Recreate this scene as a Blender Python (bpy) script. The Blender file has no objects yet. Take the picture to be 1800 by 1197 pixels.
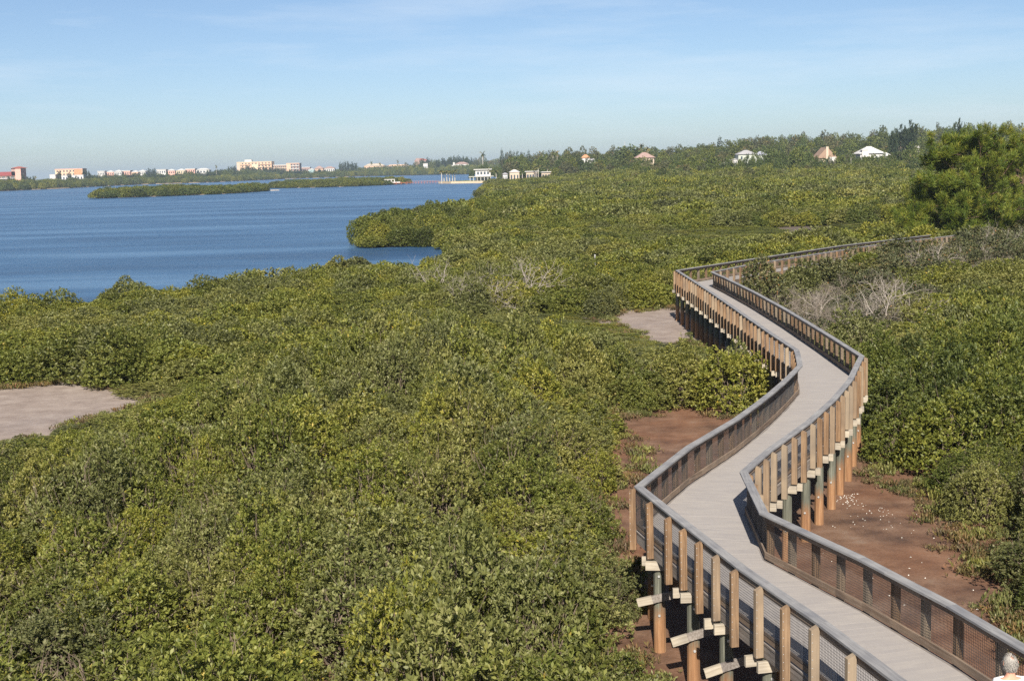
import bpy, math, random
import numpy as np
from mathutils import Vector, Matrix

# ------------------------------------------------------------------ camera, light, exposure
sc = bpy.context.scene
R = math.radians
F_PX, HOR_Y, ROLL, CAM_H = 2300.0, 291.0, R(1.55), 11.0      # of an 1800 px wide frame
_d = (598.5 - HOR_Y) * math.cos(ROLL)
PITCH = math.atan2(_d, F_PX)
FWD = np.array([0, math.cos(PITCH), -math.sin(PITCH)])
_u0 = np.array([0, math.sin(PITCH), math.cos(PITCH)]); _r0 = np.array([1., 0, 0])
RT = math.cos(ROLL) * _r0 - math.sin(ROLL) * _u0
UP = math.sin(ROLL) * _r0 + math.cos(ROLL) * _u0
cam_d = bpy.data.cameras.new('camera'); cam = bpy.data.objects.new('camera', cam_d)
sc.collection.objects.link(cam)
cam_d.sensor_width = 36; cam_d.sensor_fit = 'HORIZONTAL'; cam_d.lens = 36 * F_PX / 1800
cam_d.clip_start = 0.5; cam_d.clip_end = 40000
m = Matrix.Identity(4)
for i in range(3):
    m[i][0] = RT[i]; m[i][1] = UP[i]; m[i][2] = -FWD[i]
m[2][3] = CAM_H
cam.matrix_world = m
sc.camera = cam

SUN_EL, SUN_X = R(37), -0.05           # sun straight behind the camera
_s = Vector((SUN_X, -1.0, 0)).normalized()
SUN_DIR = Vector((_s.x * math.cos(SUN_EL), _s.y * math.cos(SUN_EL), math.sin(SUN_EL)))
sun_d = bpy.data.lights.new('sun', 'SUN'); sun = bpy.data.objects.new('sun', sun_d)
sc.collection.objects.link(sun)
sun_d.energy = 4.5; sun_d.angle = R(0.53); sun_d.color = (1.0, 0.93, 0.82)
sun.rotation_euler = SUN_DIR.to_track_quat('Z', 'Y').to_euler()

w = bpy.data.worlds.new('World'); sc.world = w; w.use_nodes = True
wn, wl = w.node_tree.nodes, w.node_tree.links
bg = wn['Background']
sky = wn.new('ShaderNodeTexSky'); sky.sky_type = 'NISHITA'; sky.sun_disc = False
sky.sun_elevation = SUN_EL; sky.sun_rotation = math.atan2(SUN_DIR.x, SUN_DIR.y)
sky.altitude = 0; sky.air_density = 0.70; sky.dust_density = 0.60; sky.ozone_density = 2.9
tc = wn.new('ShaderNodeTexCoord'); mp = wn.new('ShaderNodeMapping')
mp.inputs['Scale'].default_value = (2.0, 2.0, 16.0); mp.inputs['Rotation'].default_value = (0, R(-4), 0)
cn = wn.new('ShaderNodeTexNoise'); cn.inputs['Scale'].default_value = 2.2; cn.inputs['Detail'].default_value = 7; cn.inputs['Roughness'].default_value = 0.62
cr = wn.new('ShaderNodeMapRange'); cr.inputs['From Min'].default_value = 0.5; cr.inputs['From Max'].default_value = 0.85; cr.inputs['To Max'].default_value = 0.42
mx = wn.new('ShaderNodeMix'); mx.data_type = 'RGBA'
mx.inputs['B'].default_value = (7.6, 8.4, 9.2, 1)          # thin cirrus
wl.new(tc.outputs['Generated'], mp.inputs['Vector']); wl.new(mp.outputs['Vector'], cn.inputs['Vector'])
wl.new(cn.outputs['Fac'], cr.inputs['Value']); wl.new(cr.outputs['Result'], mx.inputs['Factor'])
wl.new(sky.outputs['Color'], mx.inputs['A']); wl.new(mx.outputs['Result'], bg.inputs['Color'])
bg.inputs['Strength'].default_value = 0.053
vs = sc.view_settings
vs.view_transform = 'Standard'; vs.look = 'None'; vs.gamma = 1; vs.use_curve_mapping = False; vs.exposure = 1.08
sc.render.engine = 'CYCLES'
sc.cycles.max_bounces = 6; sc.cycles.diffuse_bounces = 3; sc.cycles.glossy_bounces = 2
sc.cycles.transmission_bounces = 3; sc.cycles.volume_bounces = 0; sc.cycles.transparent_max_bounces = 4
sc.cycles.use_denoising = False

# ------------------------------------------------------------------ helpers
RNG = np.random.default_rng(11); random.seed(5)
COL = sc.collection

def at(px, py, Y):                       # the point at ground distance Y seen towards a picture position
    v = FWD * F_PX + RT * (px - 900) + UP * (598.5 - py)
    t = Y / v[1]
    return np.array([0, 0, CAM_H]) + v * t
def proj(P):
    q = np.asarray(P, float) - np.array([0, 0, CAM_H]); d = q @ FWD
    return 900 + F_PX * (q @ RT) / d, 598.5 - F_PX * (q @ UP) / d

def mesh_of(name, V, F, mat=None, smooth=False):
    me = bpy.data.meshes.new(name)
    me.from_pydata([tuple(map(float, v)) for v in V], [], [tuple(f) for f in F])
    if mat: me.materials.append(mat)
    if smooth: me.shade_smooth()
    me.update(); return me
def quads_mesh(name, V, tint=None, mat=None, extra=None):
    """V: (n,4,3) quads -> mesh, one face attribute 'tint' per quad"""
    n = len(V); me = bpy.data.meshes.new(name)
    me.vertices.add(n * 4); me.vertices.foreach_set('co', V.reshape(-1).astype(np.float32))
    me.loops.add(n * 4); me.loops.foreach_set('vertex_index', np.arange(n * 4, dtype=np.int32))
    me.polygons.add(n); me.polygons.foreach_set('loop_start', np.arange(0, n * 4, 4, dtype=np.int32))
    me.update(calc_edges=True)
    if tint is not None:
        a = me.attributes.new('tint', 'FLOAT', 'FACE'); a.data.foreach_set('value', tint.astype(np.float32))
    if mat: me.materials.append(mat)
    return me
def obj(name, me, parent=None, loc=(0, 0, 0), rz=0.0, label=None, cat=None, group=None, kind=None, scale=None):
    o = bpy.data.objects.new(name, me); COL.objects.link(o)
    o.location = loc; o.rotation_euler = (0, 0, rz)
    if scale is not None: o.scale = scale
    if parent: o.parent = parent
    tag(o, label, cat, group, kind); return o
def tag(o, label=None, cat=None, group=None, kind=None):
    if label: o['label'] = label
    if cat: o['category'] = cat
    if group: o['group'] = group
    if kind: o['kind'] = kind
    return o
def thing(name, label, cat, loc=(0, 0, 0), rz=0.0, group=None, scale=None):
    return obj(name, None, None, loc, rz, label, cat, group, None, scale)

def box(x0, x1, y0, y1, z0, z1):
    V = [(x, y, z) for z in (z0, z1) for y in (y0, y1) for x in (x0, x1)]
    F = [(0, 2, 3, 1), (4, 5, 7, 6), (0, 1, 5, 4), (2, 6, 7, 3), (0, 4, 6, 2), (1, 3, 7, 5)]
    return V, F
class MB:
    def __init__(s): s.V = []; s.F = []
    def add(s, VF, M=None):
        V, F = VF; k = len(s.V)
        s.V += [tuple(M @ Vector(v)) if M is not None else tuple(v) for v in V]; s.F += [tuple(i + k for i in f) for f in F]; return s
    def box(s, *a): return s.add(box(*a))
    def mesh(s, name, mat, smooth=False): return mesh_of(name, s.V, s.F, mat, smooth)
def cyl(r0, r1, z0, z1, n=10, x=0, y=0):
    V = []; F = []
    for r, z in ((r0, z0), (r1, z1)):
        V += [(x + r * math.cos(2 * math.pi * k / n), y + r * math.sin(2 * math.pi * k / n), z) for k in range(n)]
    F = [(k, (k + 1) % n, n + (k + 1) % n, n + k) for k in range(n)] + [tuple(range(n - 1, -1, -1)), tuple(range(n, 2 * n))]
    return V, F

def tubes(segs, n=5):
    """segs: (k,8) p0 p1 r0 r1 -> (quads) open tubes"""
    S = np.asarray(segs, float); p0, p1, r0, r1 = S[:, :3], S[:, 3:6], S[:, 6], S[:, 7]
    d = p1 - p0; d /= np.linalg.norm(d, axis=1, keepdims=True) + 1e-9
    ref = np.where(np.abs(d[:, 2:3]) > .9, np.array([[1., 0, 0]]), np.array([[0, 0, 1.]]))
    u = np.cross(d, ref); u /= np.linalg.norm(u, axis=1, keepdims=True); v = np.cross(d, u)
    out = []
    for k in range(n):
        a, b = 2 * math.pi * k / n, 2 * math.pi * (k + 1) / n
        ca = u * math.cos(a) + v * math.sin(a); cb = u * math.cos(b) + v * math.sin(b)
        out.append(np.stack([p0 + ca * r0[:, None], p0 + cb * r0[:, None], p1 + cb * r1[:, None], p1 + ca * r1[:, None]], 1))
    return np.concatenate(out)

def sstep(a, b, x):
    t = np.clip((np.asarray(x, float) - a) / (b - a), 0, 1); return t * t * (3 - 2 * t)
def inside(poly, x, y):
    x = np.asarray(x, float); y = np.asarray(y, float); r = np.zeros(x.shape, bool); n = len(poly)
    for i in range(n):
        x0, y0 = poly[i]; x1, y1 = poly[(i + 1) % n]
        if y0 == y1: continue
        c = ((y0 > y) != (y1 > y)) & (x < (x1 - x0) * (y - y0) / (y1 - y0) + x0); r ^= c
    return r
def edge_dist(poly, x, y, closed=True):
    x = np.asarray(x, float); y = np.asarray(y, float); m_ = np.full(x.shape, 1e9); n = len(poly)
    for i in range(n if closed else n - 1):
        ax, ay = poly[i]; bx, by = poly[(i + 1) % n]; dx, dy = bx - ax, by - ay
        t = np.clip(((x - ax) * dx + (y - ay) * dy) / (dx * dx + dy * dy + 1e-12), 0, 1)
        m_ = np.minimum(m_, np.hypot(x - ax - t * dx, y - ay - t * dy))
    return m_
def sdist(poly, x, y):                   # positive inside
    d = edge_dist(poly, x, y); return np.where(inside(poly, x, y), d, -d)
_nt = np.random.default_rng(3).random((64, 64))
def vnoise(x, y, s):
    x = np.asarray(x, float) / s + 100.3; y = np.asarray(y, float) / s + 71.7
    i, j = np.floor(x).astype(int), np.floor(y).astype(int); fx, fy = x - i, y - j
    fx = fx * fx * (3 - 2 * fx); fy = fy * fy * (3 - 2 * fy)
    g = lambda a, b: _nt[a % 64, b % 64]
    return (g(i, j) * (1 - fx) + g(i + 1, j) * fx) * (1 - fy) + (g(i, j + 1) * (1 - fx) + g(i + 1, j + 1) * fx) * fy

# ------------------------------------------------------------------ materials
def new_mat(name):
    mt = bpy.data.materials.new(name); mt.use_nodes = True
    nt = mt.node_tree; return mt, nt.nodes, nt.links, nt.nodes['Principled BSDF']
def ramp(nodes, stops):
    r = nodes.new('ShaderNodeValToRGB'); e = r.color_ramp.elements
    while len(e) > 1: e.remove(e[-1])
    e[0].position, e[0].color = stops[0][0], (*stops[0][1], 1)
    for p, c in stops[1:]:
        q = e.new(p); q.color = (*c, 1)
    return r
def coords(nodes, links, scale, kind='Object', rnd=True):
    t = nodes.new('ShaderNodeTexCoord'); mpg = nodes.new('ShaderNodeMapping'); mpg.inputs['Scale'].default_value = scale
    links.new(t.outputs[kind], mpg.inputs['Vector'])
    if rnd:
        oi = nodes.new('ShaderNodeObjectInfo'); mu = nodes.new('ShaderNodeMath'); mu.operation = 'MULTIPLY'; mu.inputs[1].default_value = 37.0
        links.new(oi.outputs['Random'], mu.inputs[0]); cb = nodes.new('ShaderNodeCombineXYZ')
        for k in 'XYZ': links.new(mu.outputs[0], cb.inputs[k])
        links.new(cb.outputs[0], mpg.inputs['Location'])
    return mpg
def noise(nodes, links, vec, scale=1.0, detail=4, rough=.6):
    n = nodes.new('ShaderNodeTexNoise'); n.inputs['Scale'].default_value = scale; n.inputs['Detail'].default_value = detail; n.inputs['Roughness'].default_value = rough
    links.new(vec.outputs[0], n.inputs['Vector']); return n
def bump(nodes, links, src, bs, strength, dist=.01):
    b = nodes.new('ShaderNodeBump'); b.inputs['Strength'].default_value = strength; b.inputs['Distance'].default_value = dist
    links.new(src, b.inputs['Height']); links.new(b.outputs[0], bs.inputs['Normal'])
def mixc(nodes, links, a, b, fac, mode='MIX'):
    x = nodes.new('ShaderNodeMix'); x.data_type = 'RGBA'; x.blend_type = mode
    for s, k in ((a, 'A'), (b, 'B'), (fac, 'Factor')):
        if isinstance(s, (int, float)): x.inputs[k].default_value = s
        elif isinstance(s, tuple): x.inputs[k].default_value = (*s, 1)
        else: links.new(s, x.inputs[k])
    return x.outputs['Result']

def plain(name, col, rough=.75, var=.18, scale=3.0, bmp=.2, spec=.3, metal=0):
    mt, N, L, b = new_mat(name)
    v = coords(N, L, (scale,) * 3); n = noise(N, L, v, 1.0, 5, .65)
    lo = tuple(c * (1 - var) for c in col); hi = tuple(min(1, c * (1 + var)) for c in col)
    r = ramp(N, [(.3, lo), (.7, hi)]); L.new(n.outputs['Fac'], r.inputs[0]); L.new(r.outputs[0], b.inputs['Base Color'])
    b.inputs['Roughness'].default_value = rough; b.inputs['Specular IOR Level'].default_value = spec; b.inputs['Metallic'].default_value = metal
    if bmp: bump(N, L, n.outputs['Fac'], b, bmp)
    return mt
def wood(name, c0, c1, c2, axis='x', rough=.8, rndmix=None, spec=.2, blotch=.28):
    """grain runs along the local axis; rndmix: second tone some pieces take"""
    mt, N, L, b = new_mat(name)
    s = {'x': (1.2, 26, 26), 'z': (26, 26, 1.0), 'y': (26, 1.2, 26)}[axis]
    v = coords(N, L, s); n = noise(N, L, v, 1.0, 6, .7)
    v2 = coords(N, L, (1.6, 1.6, 1.6)); n2 = noise(N, L, v2, 1.0, 3, .5)
    r = ramp(N, [(.28, c0), (.5, c1), (.72, c2)]); L.new(n.outputs['Fac'], r.inputs[0])
    c = r.outputs[0]
    r2 = ramp(N, [(.3, (1 - blotch, 1 - blotch, 1.02 - blotch)), (.7, (1 + blotch * .42, 1 + blotch * .35, 1 + blotch * .2))]); L.new(n2.outputs['Fac'], r2.inputs[0])
    c = mixc(N, L, c, r2.outputs[0], 1.0, 'MULTIPLY')
    oi = N.new('ShaderNodeObjectInfo')
    if rndmix:
        rr = ramp(N, [(.45, (0, 0, 0)), (.95, (1, 1, 1))]); L.new(oi.outputs['Random'], rr.inputs[0])
        f = N.new('ShaderNodeMath'); f.operation = 'MULTIPLY'; f.inputs[1].default_value = .75; L.new(rr.outputs[0], f.inputs[0])
        tint = mixc(N, L, rndmix, r2.outputs[0], 1.0, 'MULTIPLY')
        c = mixc(N, L, c, tint, f.outputs[0])
    L.new(c, b.inputs['Base Color']); b.inputs['Roughness'].default_value = rough; b.inputs['Specular IOR Level'].default_value = spec
    bump(N, L, n.outputs['Fac'], b, .5 if blotch > .2 else .15, .006)
    return mt
def leafmat(name, stops, rough=.55, trans=.38, vary=.27, spec=.25):
    mt, N, L, b = new_mat(name)
    a = N.new('ShaderNodeAttribute'); a.attribute_name = 'tint'
    r = ramp(N, stops); L.new(a.outputs['Fac'], r.inputs[0])
    oi = N.new('ShaderNodeObjectInfo')
    rr = ramp(N, [(0, (1 - vary, 1 - vary, 1 - vary * .6)), (.5, (1, 1, 1)), (1, (1 + vary, 1 + vary * .6, 1 - vary * .4))]); L.new(oi.outputs['Random'], rr.inputs[0])
    c = mixc(N, L, r.outputs[0], rr.outputs[0], 1.0, 'MULTIPLY')
    L.new(c, b.inputs['Base Color']); b.inputs['Roughness'].default_value = rough; b.inputs['Specular IOR Level'].default_value = spec
    t = N.new('ShaderNodeBsdfTranslucent'); tcol = mixc(N, L, c, (1.0, 1.0, .35), 1.0, 'MULTIPLY'); L.new(tcol, t.inputs['Color'])
    ms = N.new('ShaderNodeMixShader'); ms.inputs[0].default_value = trans
    L.new(b.outputs[0], ms.inputs[1]); L.new(t.outputs[0], ms.inputs[2]); L.new(ms.outputs[0], N['Material Output'].inputs['Surface'])
    return mt

M_LEAF = leafmat('mangrove_leaf_bright', [(0, (.055, .078, .012)), (.45, (.170, .190, .040)), (.8, (.262, .262, .066)), (.95, (.32, .29, .08)), (1, (.42, .32, .06))], rough=.5, spec=.3)
M_OLIVE = leafmat('mangrove_leaf_olive', [(0, (.060, .072, .022)), (.45, (.172, .184, .058)), (.8, (.255, .255, .098)), (1, (.33, .31, .15))], rough=.5, spec=.3)
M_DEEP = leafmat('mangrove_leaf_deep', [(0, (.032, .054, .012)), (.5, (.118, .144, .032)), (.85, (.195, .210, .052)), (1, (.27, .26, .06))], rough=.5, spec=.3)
M_SCRUB = leafmat('scrub_leaf', [(0, (.030, .040, .018)), (.45, (.085, .095, .040)), (.75, (.13, .125, .06)), (.9, (.17, .115, .06)), (1, (.26, .13, .05))], trans=.12)
M_FAR = leafmat('wood_leaf_far', [(0, (.026, .046, .014)), (.5, (.078, .108, .028)), (.85, (.130, .150, .045)), (1, (.18, .15, .06))], trans=.12)
M_DARK = leafmat('conifer_needle_dark', [(0, (.016, .030, .014)), (.6, (.036, .056, .026)), (1, (.07, .085, .04))], trans=.08)
M_PINE = leafmat('pine_needle', [(0, (.026, .050, .008)), (.4, (.092, .132, .016)), (.75, (.180, .200, .024)), (1, (.25, .20, .04))], trans=.2, vary=.1)
M_PALM = leafmat('palm_frond', [(0, (.03, .05, .015)), (.6, (.09, .11, .03)), (1, (.2, .15, .06))], trans=.15)
M_COVER = leafmat('ground_cover_leaf', [(0, (.055, .05, .022)), (.45, (.12, .10, .04)), (.75, (.17, .12, .065)), (1, (.2, .09, .06))], trans=.15)
M_BARK = plain('mangrove_bark', (.15, .115, .085), .9, .35, 9, .4)
M_DEADW = plain('bleached_dead_wood', (.27, .235, .20), .9, .25, 7, .3)
M_TWIG = plain('grey_scrub_twig', (.175, .145, .118), .9, .3, 7, .3)
M_PBARK = plain('pine_bark', (.13, .085, .06), .9, .35, 5, .5)
M_PTRUNK = plain('palm_trunk', (.42, .38, .33), .9, .2, 4, .3)

# ------------------------------------------------------------------ the lie of the land
MUD = [(2.4, 10), (2.5, 20), (2.5, 26.5), (2.7, 32), (3.0, 34.3), (2.8, 37.5), (2.3, 39.3), (3.1, 42), (4.4, 45.3), (4.3, 48.1), (4.0, 51.8), (3.4, 54.9), (5.8, 56.2), (7.8, 55.2), (9.3, 54.0),
       (10.5, 52.6), (13, 50.5), (13.3, 48.5), (12.2, 44.5), (12.5, 42), (13.1, 40.5), (12.8, 36.4), (12.2, 32.1), (11.8, 29), (11.6, 24), (11.8, 10)]
SAND_L = [(-40, 47), (-27, 49), (-22.3, 50.5), (-20.6, 53), (-19.4, 56), (-18.8, 58.5), (-17.4, 62), (-19.0, 65.3), (-21, 66.6), (-23.3, 69), (-25.2, 68.4), (-27, 67.2), (-40, 68)]
SAND_M = [(6.6, 88.0), (7.4, 93.5), (10.4, 96.0), (13.5, 96.0), (12.5, 84), (9.6, 75.5), (8.0, 78.5), (7.6, 83)]
MUD_F = [(39.8, 190), (46.8, 192), (44.2, 176), (40.4, 158), (36.2, 158), (36.0, 172)]
POND = [(28, 243), (37, 249), (46, 250), (47, 243), (38, 238), (30, 236)]
SHORE = [(-200, 74), (-70, 84), (-46, 90), (-38, 94), (-32.1, 99), (-28.8, 104), (-25.1, 107), (-22.2, 109), (-18.4, 115), (-15.5, 119.5), (-12, 122), (-8.6, 126), (-6.4, 140), (-6.6, 172), (-9.5, 186), (-15, 185.5), (-19.4, 184.5), (-21.6, 192), (-22.6, 206), (-21, 224), (-16, 240), (-8, 262), (-2, 310),
         (-4, 380), (-7, 430), (-9.8, 490), (-9.2, 560), (-8, 640), (-9, 760), (-11, 862), (-24, 872), (-38, 882), (-48, 905), (-46, 925), (-24, 950), (-6, 1000), (4, 1150), (6, 1500), (-20, 1780), (-90, 1960), (-170, 2040), (-235, 2110), (-360, 2500), (400, 3600), (4500, 3600), (4500, -60), (-200, -60)]
def ground_z(x, y):
    x = np.asarray(x, float); y = np.asarray(y, float)
    s = sdist(SHORE, x, y)
    z = np.clip(s * .12, -1.2, .12) + .05 * (vnoise(x, y, 5) - .5) * (np.abs(x) < 60)
    z = z + 1.3 * sstep(15, 34, x) * sstep(62, 105, y) * (1 - .6 * sstep(150, 230, y))
    z = z + 6.0 * sstep(330, 900, y) * sstep(-5, 150, x) + 4 * sstep(900, 1900, y) * sstep(30, 300, x)
    z = z + .5 * sstep(3, 12, s) * sstep(820, 900, y)
    return z
def axis_vals(parts):
    out = []
    for a, b, st in parts: out += list(np.arange(a, b, st))
    return np.array(out + [parts[-1][1]])
gx = axis_vals([(-1200, -300, 60), (-300, -60, 12), (-60, 60, 1.0), (60, 200, 5), (200, 800, 30), (800, 4500, 300)])
gy = axis_vals([(-40, 10, 5), (10, 130, 1.0), (130, 260, 3), (260, 1000, 10), (1000, 3600, 65)])
GX, GY = np.meshgrid(gx, gy); GZ = ground_z(GX.ravel(), GY.ravel())
nx_, ny_ = len(gx), len(gy)
idx = np.arange(nx_ * ny_).reshape(ny_, nx_)
F = np.stack([idx[:-1, :-1], idx[:-1, 1:], idx[1:, 1:], idx[1:, :-1]], -1).reshape(-1, 4)
keep = (GZ[F] > -.9).any(1); F = F[keep]

def ground_material():
    mt, N, L, b = new_mat('mud_and_sand')
    v = coords(N, L, (1, 1, 1), 'Object', False)
    big = noise(N, L, v, .16, 4, .6); mid = noise(N, L, v, .9, 6, .65); fine = noise(N, L, v, 14, 4, .7)
    r = ramp(N, [(.3, (.060, .035, .024)), (.45, (.115, .066, .042)), (.6, (.170, .102, .066)), (.78, (.22, .165, .125))]); L.new(mid.outputs['Fac'], r.inputs[0])
    rust = ramp(N, [(.42, (0, 0, 0)), (.62, (1, 1, 1))]); L.new(big.outputs['Fac'], rust.inputs[0])
    rf = N.new('ShaderNodeMath'); rf.operation = 'MULTIPLY'; rf.inputs[1].default_value = .42; L.new(rust.outputs[0], rf.inputs[0])
    c = mixc(N, L, r.outputs[0], (.20, .075, .028), rf.outputs[0])
    # the pale sand flats lie away from the boardwalk creek
    sx = N.new('ShaderNodeSeparateXYZ'); L.new(v.outputs[0], sx.inputs[0])
    fs = []
    for cx_, cy_, r0_, r1_ in ((8, 38, 34, 24), (-29, 58, 17, 13), (10, 86, 13, 10)):
        ds = N.new('ShaderNodeVectorMath'); ds.operation = 'DISTANCE'; ds.inputs[1].default_value = (cx_, cy_, .1); L.new(v.outputs[0], ds.inputs[0])
        mr = N.new('ShaderNodeMapRange'); mr.inputs['From Min'].default_value = r0_; mr.inputs['From Max'].default_value = r1_; L.new(ds.outputs['Value'], mr.inputs['Value']); fs.append(mr.outputs[0])
    mx_ = N.new('ShaderNodeMath'); mx_.operation = 'MAXIMUM'; L.new(fs[1], mx_.inputs[0]); L.new(fs[2], mx_.inputs[1])
    br = ramp(N, [(.3, (.075, .055, .042)), (.6, (.135, .105, .085)), (.8, (.18, .15, .13))]); L.new(mid.outputs['Fac'], br.inputs[0])
    c = mixc(N, L, br.outputs[0], c, fs[0])
    sr = ramp(N, [(.3, (.20, .155, .130)), (.6, (.285, .232, .198)), (.8, (.35, .30, .26))]); L.new(mid.outputs['Fac'], sr.inputs[0])
    c = mixc(N, L, c, sr.outputs[0], mx_.outputs[0])
    fr = ramp(N, [(.3, (.8, .8, .8)), (.7, (1.15, 1.15, 1.15))]); L.new(fine.outputs['Fac'], fr.inputs[0])
    c = mixc(N, L, c, fr.outputs[0], 1.0, 'MULTIPLY')
    L.new(c, b.inputs['Base Color'])
    b.inputs['Specular IOR Level'].default_value = .35
    rr = ramp(N, [(.35, (.55,) * 3), (.6, (.9,) * 3)]); L.new(big.outputs['Fac'], rr.inputs[0]); L.new(rr.outputs[0], b.inputs['Roughness'])
    bump(N, L, fine.outputs['Fac'], b, .5, .03)
    return mt
gm = mesh_of('ground', np.stack([GX.ravel(), GY.ravel(), GZ], 1), F, ground_material(), True)
obj('ground', gm, kind='structure')

def water_material():
    mt, N, L, b = new_mat('bay_water')
    v = coords(N, L, (1, 1, 1), 'Object', False)
    v1 = coords(N, L, (1.0, 1.6, 1), 'Object', False)
    n1 = noise(N, L, v1, .8, 6, .65); n2 = noise(N, L, coords(N, L, (.012, .05, 1), 'Object', False), 1, 4, .6); n3 = noise(N, L, v1, .12, 3, .5)
    r = ramp(N, [(.34, (.022, .060, .128)), (.5, (.036, .092, .182)), (.64, (.070, .142, .245))]); L.new(n2.outputs['Fac'], r.inputs[0]); L.new(r.outputs[0], b.inputs['Base Color'])
    b.inputs['Roughness'].default_value = .3; b.inputs['IOR'].default_value = 1.33
    ad = N.new('ShaderNodeMath'); ad.operation = 'MULTIPLY_ADD'; ad.inputs[1].default_value = 2.0; L.new(n3.outputs['Fac'], ad.inputs[0]); L.new(n1.outputs['Fac'], ad.inputs[2])
    bump(N, L, ad.outputs[0], b, 1.0, .32)
    return mt
obj('water', mesh_of('water', [(-9000, -50, 0), (9000, -50, 0), (9000, 14000, 0), (-9000, 14000, 0)], [(0, 1, 2, 3)], water_material()), kind='structure')

# ------------------------------------------------------------------ boardwalk
M_POST = wood('post_timber', (.080, .046, .026), (.195, .122, .070), (.28, .192, .120), 'z', .8, (.26, .215, .16))
M_CAP = wood('rail_cap_timber', (.165, .162, .165), (.23, .228, .232), (.295, .292, .294), 'x', .75)
M_RAIL = wood('rail_board_timber', (.09, .062, .045), (.175, .128, .095), (.30, .24, .19), 'x', .8, (.22, .17, .13))
M_DECK = wood('deck_board', (.288, .266, .250), (.300, .278, .262), (.312, .290, .274), 'y', .8, None, .2, .10)
M_FASC = wood('stringer_timber', (.12, .10, .085), (.21, .185, .165), (.33, .30, .28), 'x', .8)
M_BEAM = wood('beam_timber', (.22, .185, .14), (.34, .30, .24), (.44, .40, .34), 'y', .8)
M_WIRE = plain('black_wire_mesh', (.035, .035, .038), .5, .1, 5, 0, .5)
M_STAPLE = plain('galvanised_steel', (.62, .62, .60), .4, .1, 20, 0, .5, .6)
def pile_material():
    mt, N, L, b = new_mat('stained_pile')
    v = coords(N, L, (14, 14, .9)); n = noise(N, L, v, 1, 6, .7)
    g = N.new('ShaderNodeTexCoord'); sp = N.new('ShaderNodeSeparateXYZ'); L.new(g.outputs['Object'], sp.inputs[0])
    ad = N.new('ShaderNodeMath'); ad.operation = 'MULTIPLY_ADD'; ad.inputs[1].default_value = 1.1; L.new(n.outputs['Fac'], ad.inputs[0]); L.new(sp.outputs['Z'], ad.inputs[2])
    mr = N.new('ShaderNodeMapRange'); mr.inputs['From Min'].default_value = 1.45; mr.inputs['From Max'].default_value = 1.85; L.new(ad.outputs[0], mr.inputs['Value'])
    lo = ramp(N, [(.3, (.13, .060, .026)), (.55, (.25, .130, .060)), (.75, (.36, .25, .15))]); L.new(n.outputs['Fac'], lo.inputs[0])
    hi = ramp(N, [(.3, (.042, .044, .034)), (.55, (.105, .106, .080)), (.75, (.20, .20, .16))]); L.new(n.outputs['Fac'], hi.inputs[0])
    L.new(mixc(N, L, lo.outputs[0], hi.outputs[0], mr.outputs[0]), b.inputs['Base Color']); b.inputs['Roughness'].default_value = .85
    bump(N, L, n.outputs['Fac'], b, .5, .01); return mt
M_PILE = pile_material()

DECK_Z, CAP_Z = 2.55, 3.60
PAIRS = [((6.25, 11.6), (8.95, 12.4)), ((5.75, 15.0), (8.25, 15.8)), ((5.33, 17.7), (7.75, 18.5)), ((4.80, 20.2), (7.22, 20.9)), ((4.03, 23.2), (6.45, 23.6)), ((3.27, 26.9), (5.28, 26.9)),
         ((2.76, 29.45), (5.40, 28.7)), ((3.45, 31.1), (5.52, 30.55)), ((4.52, 33.6), (6.55, 32.8)), ((6.35, 37.1), (8.35, 36.25)), ((7.85, 40.4), (9.93, 39.7)), ((9.25, 43.8), (11.35, 43.2)),
         ((10.26, 46.5), (12.42, 46.35)), ((10.68, 48.6), (13.12, 48.35)), ((10.99, 50.4), (13.2, 50.5)), ((11.02, 55.6), (13.4, 55.6)), ((11.15, 64.5), (13.65, 64.5)), ((11.28, 73.2), (13.75, 73.2)), ((11.32, 82), (13.68, 82)),
         ((11.34, 89.4), (13.55, 87.3)), ((15.3, 94.4), (17.2, 92.9)), ((19.5, 99.6), (21.4, 98.1)), ((27.8, 109.9), (29.7, 108.4)), ((36.3, 118.6), (38.2, 117.1)), ((38.9, 121.2), (40.8, 119.7))]
PL = np.array([p[0] for p in PAIRS]); PR = np.array([p[1] for p in PAIRS])
NL, NR = [], []
for i in range(len(PAIRS) - 1):
    ln = (np.linalg.norm(PL[i + 1] - PL[i]) + np.linalg.norm(PR[i + 1] - PR[i])) / 2
    k = max(1, round(ln / 1.03))
    for j in range(k):
        NL.append(PL[i] + (PL[i + 1] - PL[i]) * j / k); NR.append(PR[i] + (PR[i + 1] - PR[i]) * j / k)
NL.append(PL[-1]); NR.append(PR[-1]); NL = np.array(NL); NR = np.array(NR); NN = len(NL)
CORRIDOR = [tuple(p) for p in PL] + [tuple(p) for p in PR[::-1]]

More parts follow.
